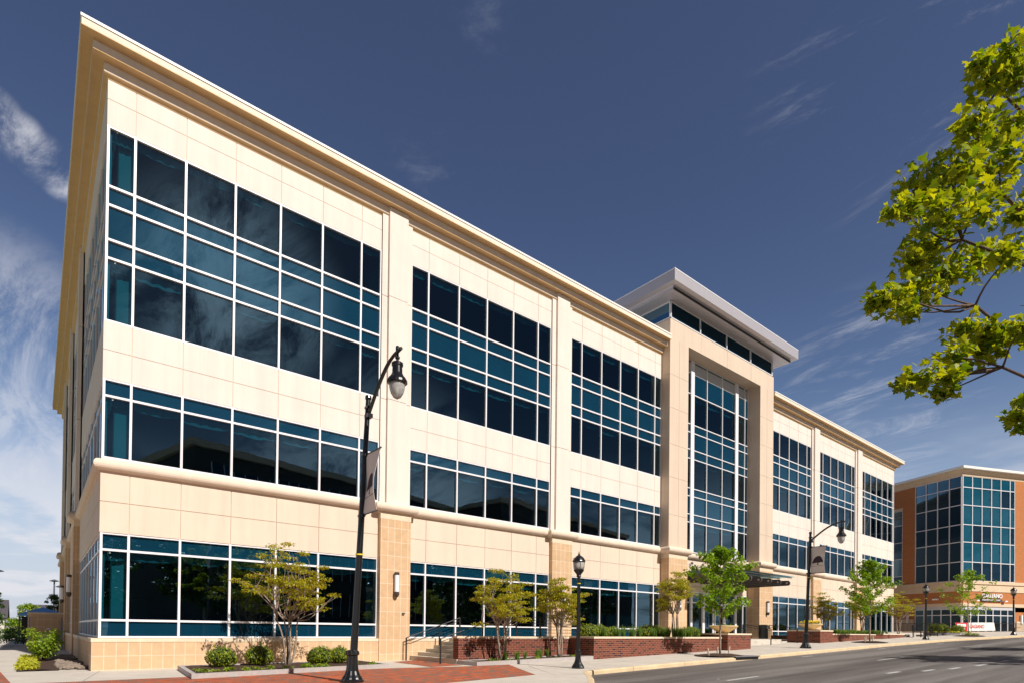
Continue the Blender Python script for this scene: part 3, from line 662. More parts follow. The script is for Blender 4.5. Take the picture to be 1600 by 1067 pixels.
MB().prism([(16.08,-5.64),(24.9,-5.64),(24.9,-1.2),(16.08,-1.2)], 1.0, 1.30).build('soil', MULCH, w1)
brickwall('brick_pillar', 'square brick pillar left of the lobby steps carrying a stone bowl', [(25.0,-6.32),(27.2,-6.32),(27.2,-4.6),(25.0,-4.6)], .6, 1.60)
brickwall('brick_pillar', 'square brick pillar right of the lobby steps carrying a bowl of yellow flowers', [(35.95,-6.05),(37.75,-6.05),(37.75,-4.0),(35.95,-4.0)], .6, 1.86)
w2 = thing('brick_planter', (43, -6, 1.1), 'low red brick planter wall right of the lobby steps', 'planter')
b2_ = MB(); b2_.prism([(37.75,-6.0),(45.0,-6.0),(45.0,-5.65),(37.75,-5.65)], .5, 1.58); b2_.prism([(45.4,-6.35),(49.2,-6.5),(49.2,-6.15),(45.4,-6.0)], .5, 1.62); b2_.prism([(45.0,-6.0),(45.4,-6.35),(45.4,-5.6),(45.0,-5.65)], .5, 1.58)
b2_.build('brickwork', BRICK, w2)
b2_ = MB(); b2_.prism([(37.75,-6.03),(45.0,-6.03),(45.0,-5.62),(37.75,-5.62)], 1.582, 1.65); b2_.prism([(45.38,-6.38),(49.23,-6.53),(49.23,-6.12),(45.38,-5.97)], 1.622, 1.69); b2_.build('stone_coping', COPING, w2)
MB().prism([(37.76,-5.64),(49.1,-5.9),(60,-6.3),(60,-2.0),(37.76,-2.0)], 1.0, 1.50).build('soil', MULCH, w2)
# granite edged beds
def bed(label, poly, h=.14, w=.13):
    t = thing('planting_bed', (*poly[0], gr(*poly[0])), label, 'planting bed')
    c = Vector((sum(p[0] for p in poly)/4, sum(p[1] for p in poly)/4)); inner = []
    for p in poly: d = c-Vector(p); inner.append((p[0]+math.copysign(w, d.x), p[1]+math.copysign(w, d.y)))
    e = MB()
    for i in range(4):
        j = (i+1) % 4; e.prism([poly[i], poly[j], inner[j], inner[i]], lambda x, y: gr(x, y)-.2, lambda x, y: gr(x, y)+h)
    e.build('granite_edge', GRAN, t)
    g = sheet([inner[0], inner[1], inner[2], inner[3]], h-.03, 24)
    g.v = [(x, y, z+random.uniform(-.015, .03)) for x, y, z in g.v]; g.build('mulch', MULCH, t); return t
random.seed(3)
bed('granite edged mulch bed with clipped boxwoods below the corner windows', [(1.62,-5.0),(7.75,-4.05),(7.9,-1.15),(1.95,-1.05)])
bed('granite edged mulch bed along the brick wall behind the short lamp post', [(10.68,-5.05),(15.70,-6.0),(15.70,-4.64),(10.70,-3.78)])
lb = thing('planting_bed', (-1.2, 5, .24), 'mulch bed with a bright green bush beside the left corner of the cream building', 'planting bed')
g = grid(lin(-1.96, -.95, 10), [c_(v) for v in lin(.6, 11.3, 40)], lambda x, y: gr(x, y)+.03); g.v = [(x, y, z+random.uniform(-.01, .03)) for x, y, z in g.v]; g.build('mulch', MULCH, lb)
rk = MB()
for i in range(230):
    x = random.uniform(-.95, -.28); y = random.uniform(.7, 11.); r = random.uniform(.05, .12)
    rk.ico((x, y, gr(x, y)+.03+random.uniform(0, .04)), r, 1, (1.3, .9, .6), .15)
tag(rk.build('river_rocks', ROCK, None), 'loose rounded river rocks along the foot of the stone base', 'river rocks', kind='stuff')

# ------------------------------------------------------------------ foliage tools
def rnd_unit():
    while True:
        v = Vector((random.uniform(-1, 1), random.uniform(-1, 1), random.uniform(-1, 1)))
        if .05 < v.length < 1: return v.normalized()
LOBE = [(0, 0), (.10, .04), (.30, -.06), (.48, .02), (.40, .16), (.62, .30), (.40, .38), (.36, .52), (.20, .50), (.16, .72), (.10, .78), (0, 1.02)]
LOBE = LOBE+[(-x, y) for x, y in LOBE[-2:0:-1]]
def leaf(mb, c, size, nrm, upd, kind='quad'):
    x = upd.cross(nrm)
    if x.length < .01: x = nrm.orthogonal()
    x.normalize(); y = nrm.cross(x).normalized()
    if kind == 'maple':
        pts = [c+x*(px*size)+y*((py-.3)*size)+nrm*(abs(px)*-.25*size) for px, py in LOBE]; n = len(pts)
        mb.add([c+y*(.12*size)]+pts, [(0, i+1, (i+1) % n+1) for i in range(n)])
    elif kind == 'oval':
        mb.add([c-y*size*.5, c+x*size*.28, c+y*size*.5, c-x*size*.28], [(0, 1, 2, 3)])
    else:
        mb.add([c-y*size*.5-x*size*.12, c-y*size*.1+x*size*.36, c+y*size*.55, c-y*size*.05-x*size*.36], [(0, 1, 2, 3)])
def clump(mb, c, r, n, size, sq=(1, 1, .7), kind='quad', droop=.4, shell=.3):
    c = Vector(c)
    for _ in range(n):
        d = rnd_unit(); rr = r*(shell+(1-shell)*random.random()**.5)
        p = c+Vector((d.x*sq[0], d.y*sq[1], d.z*sq[2]))*rr
        nr = (rnd_unit()+Vector((0, 0, .9))+d*.5).normalized()
        leaf(mb, p, size*random.uniform(.7, 1.3), nr, (d+Vector((0, 0, -droop))).normalized(), kind)
def limb(mb, a, b, r0, r1, bend=.12, n=5, seg=6):
    a, b = Vector(a), Vector(b); L = (b-a).length; off = rnd_unit()*L*bend; off2 = rnd_unit()*L*bend*.35
    pts = [a+(b-a)*t+off*math.sin(math.pi*t)+off2*math.sin(2*math.pi*t) for t in lin(0, 1, n)]
    mb.tube(pts, [r0+(r1-r0)*t for t in lin(0, 1, n)], seg); return pts

def crape(seed, h=3.6, spread=2.1):
    """many-stemmed small tree: pale bare stems, layered flat leaf pads"""
    random.seed(seed); root = bpy.data.objects.new('crape_myrtle', None); COL.objects.link(root)
    tr = MB(); lf = MB(); tips = []
    for s_ in range(6):
        az = 2*math.pi*(s_+random.uniform(-.3, .3))/6; k = random.uniform(.35, .95)
        p1 = Vector((math.cos(az)*k*.5*spread*.5, math.sin(az)*k*.5*spread*.5, h*.36)); limb(tr, (math.cos(az)*.06, math.sin(az)*.06, -.05), p1, .034, .024, .05)
        for q in range(4):
            a2 = az+random.uniform(-.9, .9); rr = spread*random.uniform(.25, .62); p2 = Vector((math.cos(a2)*rr, math.sin(a2)*rr, h*(random.uniform(.50, .82)-.18*rr/spread)))
            limb(tr, p1, p2, .022, .011, .10)
            for w in range(3):
                a3 = a2+random.uniform(-.8, .8); r3 = rr+spread*random.uniform(.0, .45); p3 = Vector((math.cos(a3)*min(r3, spread), math.sin(a3)*min(r3, spread), min(h*.98, p2.z+random.uniform(-.1, .35)*h*.5)))
                if w == 0: p3 = Vector((p2.x*.7, p2.y*.7, min(h, p2.z+h*.22)))
                limb(tr, p2, p3, .010, .004, .12, 4, 5); tips.append(p3); tips.append((p2+p3)/2)
    for p in tips:
        if random.random() < .60: clump(lf, p, random.uniform(.15, .30), random.randint(60, 105), .08, (1.25, 1.25, .40), 'oval', .3, .1)
    tr.build('trunk', BARK, root, local=True, uv=False, fix=False, smooth=True); lf.build('crown', LF_CRAPE, root, local=True, uv=False, fix=False); return root
def youngmaple(seed, h=4.9, w=1.45, base=1.7, dens=1., m=None, size=.13, trunk=.05, taper=True, kind='quad', sparse=.95):
    random.seed(seed); root = bpy.data.objects.new('maple_tree', None); COL.objects.link(root); tr = MB(); lf = MB()
    limb(tr, (0, 0, -.1), (.05, .03, h*.93), trunk, .012, .012, 8, 8)
    nb = int(36*dens)
    for i in range(nb):
        t = i/(nb-1); z = base+(h-base)*t*.97; az = i*2.4+random.uniform(-.4, .4)
        prof = math.sin(math.pi*min(1, .22+.80*t))**.75 if taper else math.sin(math.pi*(.18+.75*t))**.6
        ln = w*prof*random.uniform(.7, 1.08)+.1; e = Vector((math.cos(az)*ln, math.sin(az)*ln, z+ln*random.uniform(.25, .6))); a = Vector((0.03, .02, z-.1))
        pts = limb(tr, a, e, .018, .005, .08, 4, 5)
        for q in (.35, .6, .85, 1.02):
            if random.random() < sparse: clump(lf, a+(e-a)*q, .30*w/1.45*random.uniform(.7, 1.15), int(random.randint(26, 42)*dens), size, (1, 1, .75), kind, .5, .1)
    tr.build('trunk', BARK, root, local=True, uv=False, fix=False, smooth=True); lf.build('crown', m or LF_YOUNG, root, local=True, uv=False, fix=False); return root
def put(o, loc, rz=0, sc=1., label=None, cat=None, group=None):
    o.location = loc; o.rotation_euler = (0, 0, rz); o.scale = (sc, sc, sc); tag(o, label, cat, group); return o

# crape myrtles
G = 'crape myrtles along the front'
cr = [crape(11, 4.15, 1.75), crape(23, 3.5, 1.35), crape(37, 3.3, 1.0)]
put(cr[0], (4.95,-2.3, .36), 0, 1.0, 'broad crape myrtle in the bed below the corner windows, left of the tall lamp post', 'small tree', G)
put(cr[1], (12.15,-4.6, .52), 1.1, 1.0, 'crape myrtle in front of the low brick wall, beside the side steps', 'small tree', G)
put(cr[2], (14.75,-5.05, .58), .4, 1.0, 'thin crape myrtle right behind the short lamp post', 'small tree', G)
for src, loc, rz, sc, lb_ in ((cr[2], (22.9,-4.7, 1.28), 2.3, 1.05, 'slender crape myrtle in the brick planter just left of the stone bowl'),
        (cr[1], (39.6,-4.8, 1.48), 2.2, .85, 'crape myrtle in the right planter beside the bowl of yellow flowers'),
        (cr[2], (45.6,-4.9, 1.5), 3.3, 1.0, 'crape myrtle behind the young maple near the right end of the cream building'),
        (cr[0], (50.8,-5.6, 1.5), 4.0, .85, 'last crape myrtle, next to the black bench')):
    c = copy_tree(src); put(c, loc, rz, sc, lb_, 'small tree', G)
# street maples
G = 'young maples in mulch rings along the curb'
m1 = youngmaple(5, 4.7, 1.2, 1.75); put(m1, (21.55,-8.0, .6), 0, 1, 'young leafy maple in front of the lobby portal, near the storm drain', 'tree', G)
m2 = youngmaple(8, 5.2, 1.35, 1.75); put(m2, (39.4,-7.6, 1.1), 1.0, 1, 'young maple on the pavement right of the bannered lamp post', 'tree', G)
m3 = youngmaple(12, 5.3, 1.75, 1.4, .85, size=.15, sparse=.62); put(m3, (55.9,-8.9, 1.55), .6, 1, 'sparse young maple in front of the orange brick building', 'tree', G)
for x, y, nm, lb_, wd in ((21.55,-8.0, 'mulch_ring', 'mulch ring with short stakes around the young maple before the portal', 1.05), (39.4,-7.6, 'mulch_ring', 'mulch ring with short stakes around the young maple right of the bannered lamp', 1.05), (55.9,-8.9, 'mulch_ring', 'mulch ring with low green leaves before the orange brick building', 1.1)):
    t = thing(nm, (x, y, gr(x, y)), lb_, 'mulch ring', 'mulch rings of the street maples')
    mb = MB(); n = 28; V = [(x, y, gr(x, y)+.10)]
    for rr, hh in ((.45, .085), (.8, .05), (1.1, .01)):
        for k in range(n): a = 2*math.pi*k/n; V.append((x+math.cos(a)*rr*wd*1.1, y+math.sin(a)*rr*wd*.85, gr(x, y)+hh+random.uniform(-.008, .02)))
    mb.add(V, [(0, 1+k, 1+(k+1) % n) for k in range(n)]+[(1+r*n+k, 1+r*n+(k+1) % n, 1+(r+1)*n+(k+1) % n, 1+(r+1)*n+k) for r in range(2) for k in range(n)]); mb.build('mulch', MULCH, t)
    if x < 50:
        for dx, dy, tx in ((-1.0, -.1, -.10), (.35, .35, .02), (1.0, .2, .10)):
            z = gr(x+dx, y+dy); MB().tube([(x+dx, y+dy, z-.1), (x+dx+tx, y+dy, z+.36)], .035, 8).build('stake', mat('stake_wood', (.52, .44, .32), .9), t)
    else:
        mb = MB()
        for k in range(14): clump(mb, (x+random.uniform(-.7, .7), y+random.uniform(-.4, .4), gr(x, y)+.15), .15, 22, .09)
        mb.build('leaves', LF_GREEN, t, uv=False, fix=False)

def boxwood(seed, r=.42, sq=(1.15, 1., .85), n=1400, m=None, size=.068):
    random.seed(seed); root = bpy.data.objects.new('boxwood_shrub', None); COL.objects.link(root); lf = MB(); bumps = [(rnd_unit(), random.uniform(.75, 1.1)) for _ in range(26)]
    for _ in range(n):
        d = rnd_unit()
        if d.z < -.7: continue
        k = max([b*(.86+.14*max(0, d.dot(v))**8) for v, b in bumps if d.dot(v) > .3] or [.85])
        p = Vector((d.x*sq[0], d.y*sq[1], d.z*sq[2]+.8))*r*k*random.uniform(.86, 1.03)
        leaf(lf, p, size*random.uniform(.7, 1.3), (d+rnd_unit()*.7).normalized(), (d*.4+Vector((0, 0, 1))).normalized(), 'oval')
    co = MB(); co.ico((0, 0, r*.78), r*.80, 2, sq, .04)
    lf.build('leaves', m or LF_BOX, root, local=True, uv=False, fix=False); co.build('twigs', mat('shrub_core', (.03, .05, .008), 1), root, local=True, uv=False); return root
bw = [boxwood(1), boxwood(2)]
G = 'clipped boxwoods in the corner bed'
for i, (x, y, s_, lb_) in enumerate(((3.0,-2.1, 1.05, 'leftmost clipped boxwood in the corner bed'), (4.15,-1.95, 1.08, 'clipped boxwood just left of the crape myrtle stems'), (6.0,-2.35, 1.0, 'clipped boxwood just right of the crape myrtle stems'), (6.75,-2.25, .95, 'clipped boxwood half hidden by the tall lamp post'))):
    o = bw[i] if i < 2 else copy_tree(bw[i % 2]); put(o, (x, y, gr(x, y)+.08), i*1.3, s_, lb_, 'shrub', G)
G = 'rounded shrubs in the raised planters'
xs_ = [16.5, 17.7, 19.0, 20.2, 21.3, 22.5, 23.8, 24.6]
for i, x in enumerate(xs_):
    o = copy_tree(bw[i % 2]); put(o, (x, -5.0+.5*(i % 3), 1.24), i*1.1, random.uniform(.88, 1.1), ('first','second','third','fourth','fifth','sixth','seventh','last')[i]+' rounded shrub from the left in the brick planter left of the lobby steps', 'shrub', G)
for i, x in enumerate((38.2, 40.5, 42.8, 44.5, 47.2, 50.0)):
    o = copy_tree(bw[i % 2]); put(o, (x, -4.7+.3*(i % 3), 1.45), i*1.7, .8, ('first','second','third','fourth','fifth','last')[i]+' rounded shrub from the left in the planter right of the lobby steps', 'shrub', 'rounded shrubs in the right planter')
def grasses(region, n, h, name='ornamental_grass', label='', zf=None, m=None, per=55):
    mb = MB()
    for _ in range(n):
        x = random.uniform(region[0], region[1]); y = random.uniform(region[2], region[3]); z = zf(x, y)
        for k in range(per):
            a = random.uniform(0, 6.28); l = h*random.uniform(.6, 1.1); s_ = random.uniform(.1, .55); d = Vector((math.cos(a), math.sin(a), 0)); w = d.cross(Vector((0, 0, 1)))*.008
            p0 = Vector((x, y, z))+d*.04; p1 = p0+Vector((0, 0, l*.7))+d*l*s_*.35; p2 = p0+Vector((0, 0, l*(1-.35*s_)))+d*l*s_
            mb.add([p0-w, p0+w, p1+w, p1-w, p2], [(0, 1, 2, 3), (3, 2, 4)])
    return tag(mb.build(name, m or LF_GRASS, None, uv=False, fix=False), label, 'ornamental grass', kind='stuff')
random.seed(9)
grasses((16.4, 24.7, -5.55, -4.6), 44, .66, label='fine green ornamental grass filling the left brick planter', zf=lambda x, y: 1.28)
grasses((37.9, 49, -5.55, -4.9), 44, .5, label='fine green ornamental grass filling the right brick planter', zf=lambda x, y: 1.5)
grasses((11.2, 15.4, -5.0, -4.75), 9, .38, label='scattered grass tufts in the bed below the low brick wall', zf=lambda x, y: gr(x, y)+.12, per=40)
mb = MB()
for i in range(46):
    t = random.random(); x = 1.9+5.6*t; y = -4.75+.9*t+random.uniform(0, .7); clump(mb, (x, y, gr(x, y)+.17), .09, 16, .08, (1, 1, .7), 'oval')
for i in range(16):
    t = random.random(); x = 11.0+4.4*t; y = -4.9-.8*t+random.uniform(0, .4); clump(mb, (x, y, gr(x, y)+.17), .08, 14, .07, (1, 1, .8), 'oval')
tag(mb.build('groundcover', LF_GREEN, None, uv=False, fix=False), 'low bright green plants dotted along the granite edges', 'groundcover', kind='stuff')
mb = MB()
for i in range(210):
    x = random.uniform(-1.93, -1.5); y = random.uniform(.8, 8.5); clump(mb, (x, y, gr(x, y)+.12), .13, 14, .10, (1, 1, .9), 'oval')
tag(mb.build('groundcover', LF_YEL, None, uv=False, fix=False), 'yellow green low plants edging the left concrete path', 'groundcover', kind='stuff')
# bright bush at the left corner
random.seed(21)
bb = thing('green_bush', (-1.30, 6.4, .26), 'bright yellow green bush in the mulch bed by the left corner', 'shrub')
tr = MB(); lf = MB()
for k in range(14):
    a = k*2.4; e = Vector((math.cos(a)*random.uniform(.2, .55), math.sin(a)*random.uniform(.2, .55), random.uniform(.5, 1.1))); limb(tr, (0, 0, 0), e, .018, .005, .1, 4, 5)
    for q in (.45, .7, .95, 1.1): clump(lf, e*q, .24, 46, .095, (1, 1, .8), 'oval', .1, .1)
tr.build('stems', BARKD, bb, local=True, uv=False, fix=False); lf.build('leaves', LF_GREEN, bb, local=True, uv=False, fix=False)

# stone bowls
def bowl(x, y, z, lab, flowers):
    t = thing('stone_bowl', (x, y, z), lab, 'planter bowl', 'stone bowls on the pillars')
    mb = MB(); mb.lathe([(.38, 0), (.42, .06), (.50, .10), (.95, .34), (1.06, .42), (1.08, .47), (1.02, .49), (.95, .44), (.5, .40)], (x, y, z), 36); mb.v = [(x+(a-x)*.67, y+(b-y)*.67, z+(c-z)*.82) for a, b, c in mb.v]; mb.build('bowl', mat('bowl_stone', (.72, .55, .30), .8, var=.06, vscale=4), t, smooth=False)
    MB().lathe([(.26, .29), (.61, .33), (.61, .35), (.2, .37)], (x, y, z), 24).build('soil', MULCH, t)
    lf = MB(); 
    for k in range(40 if flowers else 10):
        a = random.uniform(0, 6.28); r = random.uniform(0, .52); clump(lf, (x+math.cos(a)*r, y+math.sin(a)*r, z+.40), .12, 14, .07)
    lf.build('leaves', LF_DARK if flowers else LF_GREEN, t, uv=False, fix=False)
    if flowers:
        fl = MB()
        for k in range(120): a = random.uniform(0, 6.28); r = random.uniform(0, .6); fl.ico((x+math.cos(a)*r, y+math.sin(a)*r, z+.46+random.uniform(0, .14)), .05, 1, (1, 1, .7), .2)
        fl.build('flowers', FLOWER, t, uv=False)
bowl(26.05, -5.45, 1.60, 'pale stone bowl on the left brick pillar of the lobby steps', False)
bowl(36.85, -5.05, 1.86, 'pale stone bowl of yellow flowers on the right brick pillar', True)

# ------------------------------------------------------------------ lamps
def base_prof(s=1.): return [(.285*s, 0), (.285*s, .07), (.25*s, .10), (.235*s, .14), (.19*s, .20), (.155*s, .30), (.135*s, .45), (.13*s, .68), (.165*s, .70), (.17*s, .76), (.14*s, .80), (.10*s, .82)]
def tall_lamp(x, y, lean, lab, h, arm_l, arm_z, ban_z, tape):
    z0 = gr(x, y); t = thing('street_lamp', (x, y, z0), lab, 'street lamp', 'tall arm lamps with banners')
    lx = lambda z: x+lean*(z-z0)/h
    b = MB(); b.lathe(base_prof(), (x, y, z0-.01), 28, .06); b.build('base', BLACK, t)
    p = MB(); p.tube([(lx(z0+.7), y, z0+.7), (lx(z0+h*.5), y, z0+h*.5), (lx(z0+h), y, z0+h)], [.092, .078, .060], 16); p.lathe([(.075, 0), (.08, .03), (.07, .09), (.02, .11)], (lx(z0+h), y, z0+h-.02), 16); pole = p.build('pole', BLACK, t, smooth=False)
    MB().tube([(lx(tape)-.0, y, tape), (lx(tape), y, tape+.035)], .094, 16).build('yellow_tape', mat('yellow_tape', (.75, .55, .02), .6), pole)
    a = MB(); zt = z0+h; pts = []
    for k in range(13):
        s_ = k/12; yy = y-.05-arm_l*(s_**1.0); zz = zt-.38+(arm_z-zt+.38)*math.sin(s_*math.pi/2)**1.0 - .0
        pts.append((lx(zt)+.04*s_, yy, zz))
    pts.append((pts[-1][0], pts[-1][1]-.16, pts[-1][2]+.02))
    a.tube(pts, [.045]*9+[.04]*5, 10); a.box(lx(zt)-.07, lx(zt)+.07, y-.13, y+.07, zt-.50, zt-.40); a.box(lx(zt)-.07, lx(zt)+.07, y-.10, y+.07, zt-.26, zt-.20); a.build('arm', BLACK, t)
    hx, hy, hz = pts[-2][0], pts[-2][1]+.02, pts[-2][2]
    hd = MB(); hd.lathe([(.02, .14), (.045, .12), (.045, .02), (.03, -.02), (.03, -.1), (.055, -.12), (.055, -.16), (.03, -.18), (.03, -.22), (.11, -.25), (.135, -.27), (.135, -.33), (.115, -.35), (.12, -.50), (.15, -.56), (.20, -.62), (.235, -.68), (.24, -.73), (.21, -.74)][::-1], (hx, hy, hz), 20)
    hh = hd.build('lamp_housing', BLACK, t, smooth=False)
    MB().lathe([(.175, 0), (.185, -.06), (.175, -.14), (.145, -.24), (.09, -.33), (.02, -.375)], (hx, hy, hz-.735), 24).build('globe', GLOBE, hh, smooth=True)
    # banner
    bt, bb_ = ban_z
    for z in (bt, bb_):
        br = MB(); br.tube([(lx(z), y+.02, z), (lx(z), y-.86, z)], .016, 8); br.tube([(lx(z)+.01, y-.12, z), (lx(z)-.01, y+.12, z)], .05, 10); br.ico((lx(z), y-.87, z), .028, 1); br.build('banner_arm', BLACK, t)
    bn = MB(); nu, nv = 8, 18; Hh = bt-bb_
    def bp_(u, v):   # u 0..1 outward, v 0..1 downward
        sway = -.10*math.sin(math.pi*v)*u+.05*math.sin(3.2*v+2*u)*(1-abs(2*v-1)); zz = bt-Hh*v
        return Vector((lx(zz)+.0+sway+.01, y-.08-.76*u+.03*math.sin(math.pi*v)*u, zz))
    for s_, ofs in ((1, 0),):
        bn.add([bp_(i/nu, j/nv) for j in range(nv+1) for i in range(nu+1)], [(j*(nu+1)+i, j*(nu+1)+i+1, (j+1)*(nu+1)+i+1, (j+1)*(nu+1)+i) for j in range(nv) for i in range(nu)])
    bo = bn.build('banner', mat('banner_cloth', (.74, .66, .60), .9, var=.05, vscale=3), t, uv=False, fix=False)
    sm = bo.modifiers.new('s', 'SOLIDIFY'); sm.thickness = .006; sm.offset = 0
    # printed oak tree emblem, a dark flat shape following the cloth, both faces
    em = MB()
    oak = [(.10,.62),(.11,.56),(.16,.50),(.20,.45),(.27,.42),(.34,.38),(.42,.37),(.50,.355),(.58,.36),(.66,.38),(.74,.41),(.81,.46),(.87,.51),(.92,.57),(.92,.61),(.84,.60),(.78,.615),(.70,.60),(.62,.62),(.55,.615),(.545,.66),(.60,.695),(.44,.695),(.49,.66),(.485,.62),(.40,.605),(.33,.62),(.26,.605),(.18,.63)]
    # triangulate as horizontal strips for a safe fit on the curved cloth
    def inside(u, v):
        c = False; n = len(oak)
        for i in range(n):
            (x1, y1), (x2, y2) = oak[i], oak[i-1]
            if (y1 > v) != (y2 > v) and u < (x2-x1)*(v-y1)/(y2-y1)+x1: c = not c
        return c
    NU, NV = 60, 60
    for j in range(NV):
        v = .34+.37*(j+.5)/NV; run = None
        for i in range(NU+1):
            u = (i+.5)/NU; ins = i < NU and inside(u, v)
            if ins and run is None: run = i
            if not ins and run is not None:
                for sx in (-.007, .007):
                    u0, u1, v0, v1 = run/NU, i/NU, v-.0031, v+.0031
                    q = [bp_(u0, v0), bp_(u1, v0), bp_(u1, v1), bp_(u0, v1)]; em.add([(a_.x+sx, a_.y, a_.z) for a_ in q], [(0, 1, 2, 3)])
                run = None
    for w0, w1 in ((.06, .14), (.16, .24), (.27, .33), (.35, .43), (.52, .60), (.62, .68), (.70, .80), (.82, .92)):
        for sx in (-.007, .007):
            q = [bp_(w0, .725), bp_(w1, .725), bp_(w1, .737), bp_(w0, .737)]; em.add([(a_.x+sx, a_.y, a_.z) for a_ in q], [(0, 1, 2, 3)])
    em.build('oak_emblem', mat('emblem_ink', (.050, .030, .045), .9), bo, uv=False, fix=False)
    return t
tall_lamp(4.575, -8.25, .33, 'tall black lamp post with curved arm and banner on the brick paving, nearest the camera', 7.15, 1.42, 8.10, (5.98, 4.45), 3.45)
tall_lamp(30.1, -7.8, .50, 'tall black lamp post with curved arm and beige oak banner beyond the lobby steps', 6.15, 1.5, 7.40, (6.25, 4.83), 4.6)
def short_lamp(x, y, lab, h=3.95):
    z0 = gr(x, y); t = thing('lamp_post', (x, y, z0), lab, 'lamp post', 'short lamp posts with acorn lanterns')
    MB().lathe([(.215, 0), (.22, .05), (.20, .10), (.16, .16), (.125, .22), (.10, .32), (.092, .50), (.115, .53), (.115, .58), (.08, .62), (.068, .66)], (x, y, z0-.01), 24, .04).build('base', BLACK, t)
    p = MB(); p.tube([(x, y, z0+.6), (x, y, z0+h-.90)], [.068, .055], 14); p.lathe([(.06, 0), (.09, .02), (.06, .06), (.055, .12), (.08, .16), (.07, .20), (.10, .25), (.165, .33), (.175, .38)], (x, y, z0+h-1.0), 18); q = p.build('pole', BLACK, t)
    MB().tube([(x, y, z0+h-1.10), (x, y, z0+h-1.07)], .062, 12).build('yellow_tape', mat('yellow_tape'), q)
    MB().lathe([(.145, 0), (.175, .08), (.19, .18), (.175, .27)], (x, y, z0+h-.62), 20).build('globe', GLOBE, t, smooth=True)
    c = MB(); c.lathe([(.20, 0), (.225, .02), (.215, .05), (.17, .13), (.12, .18), (.06, .22), (.03, .24), (.035, .27), (.015, .30), (.01, .36)], (x, y, z0+h-.36), 20)
    for k in range(6): a = k*math.pi/3; c.tube([(x+.17*math.cos(a), y+.17*math.sin(a), z0+h-.64), (x+.20*math.cos(a), y+.20*math.sin(a), z0+h-.34)], .008, 5)
    c.build('lantern_cap', BLACK, t)
short_lamp(12.66, -8.12, 'short black lamp post with acorn lantern at the curb corner, nearest of its kind')
short_lamp(46.6, -8.6, 'short black lamp post before the dark left face of the orange brick building')
short_lamp(60, -10.9, 'short black lamp post at the far right beside the restaurant awning')

# ------------------------------------------------------------------ rails
def rail(name, lab, posts, h=.92, top=None, mid=True, m=None, r=.024, ext=None):
    t = thing(name, posts[0], lab, 'handrail')
    for p in posts: MB().box(p[0]-r, p[0]+r, p[1]-r, p[1]+r, p[2]-.05, p[2]+h).build('post', m or RAILM, t)
    tp = [(p[0], p[1], p[2]+h) for p in posts]
    if ext: tp = tp+[ext]
    MB().tube(tp, .021, 8).build('top_rail', m or RAILM, t)
    if mid: MB().tube([(a, b, c-.12) for a, b, c in tp], .014, 6).build('lower_rail', m or RAILM, t)
    return t
rail('stair_handrail', 'black handrail on the wall side of the side steps', [(10.35,-.50,.35), (11.95,-.50,.88), (13.0,-.50,1.235)])
rail('stair_handrail', 'black handrail on the brick wall side of the side steps', [(10.25,-3.3,.36), (12.2,-3.3,.95), (13.2,-3.4,1.235)])
rail('lobby_handrail', 'black handrail left of centre on the lobby steps', [(29.2,-3.4,1.235), (29.2,-4.9,.93)])
rail('lobby_handrail', 'black handrail in the middle of the lobby steps', [(32.0,-3.2,1.235), (32.0,-4.95,.98)])
rail('lobby_handrail', 'black handrail on the brick pillar side of the lobby steps', [(35.2,-3.2,1.235), (35.2,-5.0,1.05)])
gd = thing('terrace_railing', (16.5,-3.9, 1.24), 'black horizontal bar railing on the terrace behind the low brick wall', 'railing')
for x in (13.6, 14.9, 16.1, 17.3): MB().box(x-.025, x+.025, -3.72, -3.67, 1.2, 2.2).build('post', RAILM, gd)
for z in lin(1.4, 2.18, 6): MB().tube([(13.6,-3.70, z), (17.3,-3.70, z)], .010, 6).build('bar', RAILM, gd)
tc_ = thing('trash_bin', (31.3, -1.6, 1.24), 'black litter bin beside the right stone pier of the portal', 'litter bin')
MB().lathe([(.30, 0), (.32, .04), (.32, .82), (.34, .84), (.34, .92), (.26, .98), (.10, 1.0)], (38.1, -1.3, 1.24), 20).build('body', BLACK, tc_)
MB().box(37.9, 38.3, -1.67, -1.60, 1.95, 2.10).build('opening_flap', DKSTEEL, tc_)

# benches at right
def bench(x, y, rz, lab):
    t = thing('metal_bench', (x, y, gr(x, y)), lab, 'bench', 'black metal benches')
    for yy in lin(-.22, .22, 5): MB().box(-.8, .8, yy-.035, yy+.035, .42, .45).build('seat_slat', BLACK, t, local=True)
    for zz in lin(.52, .88, 5): MB().box(-.8, .8, .24+.1*(zz-.5), .27+.1*(zz-.5), zz-.03, zz+.03).build('back_slat', BLACK, t, local=True)
    for s_ in (-.78, .78): 
        MB().tube([(s_, -.25, 0), (s_, -.24, .62), (s_, .24, .62)], .022, 8).build('arm_frame', BLACK, t, local=True)
        MB().tube([(s_, .22, 0), (s_, .26, .92)], .022, 8).build('rear_leg', BLACK, t, local=True)
    t.rotation_euler = (0, 0, rz)
bench(50.3, -7.0, .25, 'black metal bench just right of the low brick planter')
bench(53.2, -7.3, .25, 'second black metal bench, left of the sparse young maple')
gb = MB()
for i, (x0, x1, y) in enumerate(((49.4, 50.6, -6.2), (50.8, 52.4, -6.3), (52.6, 54.2, -6.5))): gb.prism([(x0, y), (x1, y-.08), (x1, y+.22), (x0, y+.3)], 1.2, 1.66)
tag(gb.build('granite_kerb_blocks', GRAN, None), 'pale granite edging blocks behind the black benches', 'granite edging')
gb = thing('planting_bed', (58.5, -8.6, 1.6), 'granite edged bed with round shrubs before the restaurant banner', 'planting bed')
e = MB(); e.prism([(55.0,-6.9),(58.6,-7.7),(58.9,-6.7),(55.3,-6.0)], 1.2, 1.84); e.build('granite_edge', mat('dark_granite', (.12, .11, .12), .7), gb)
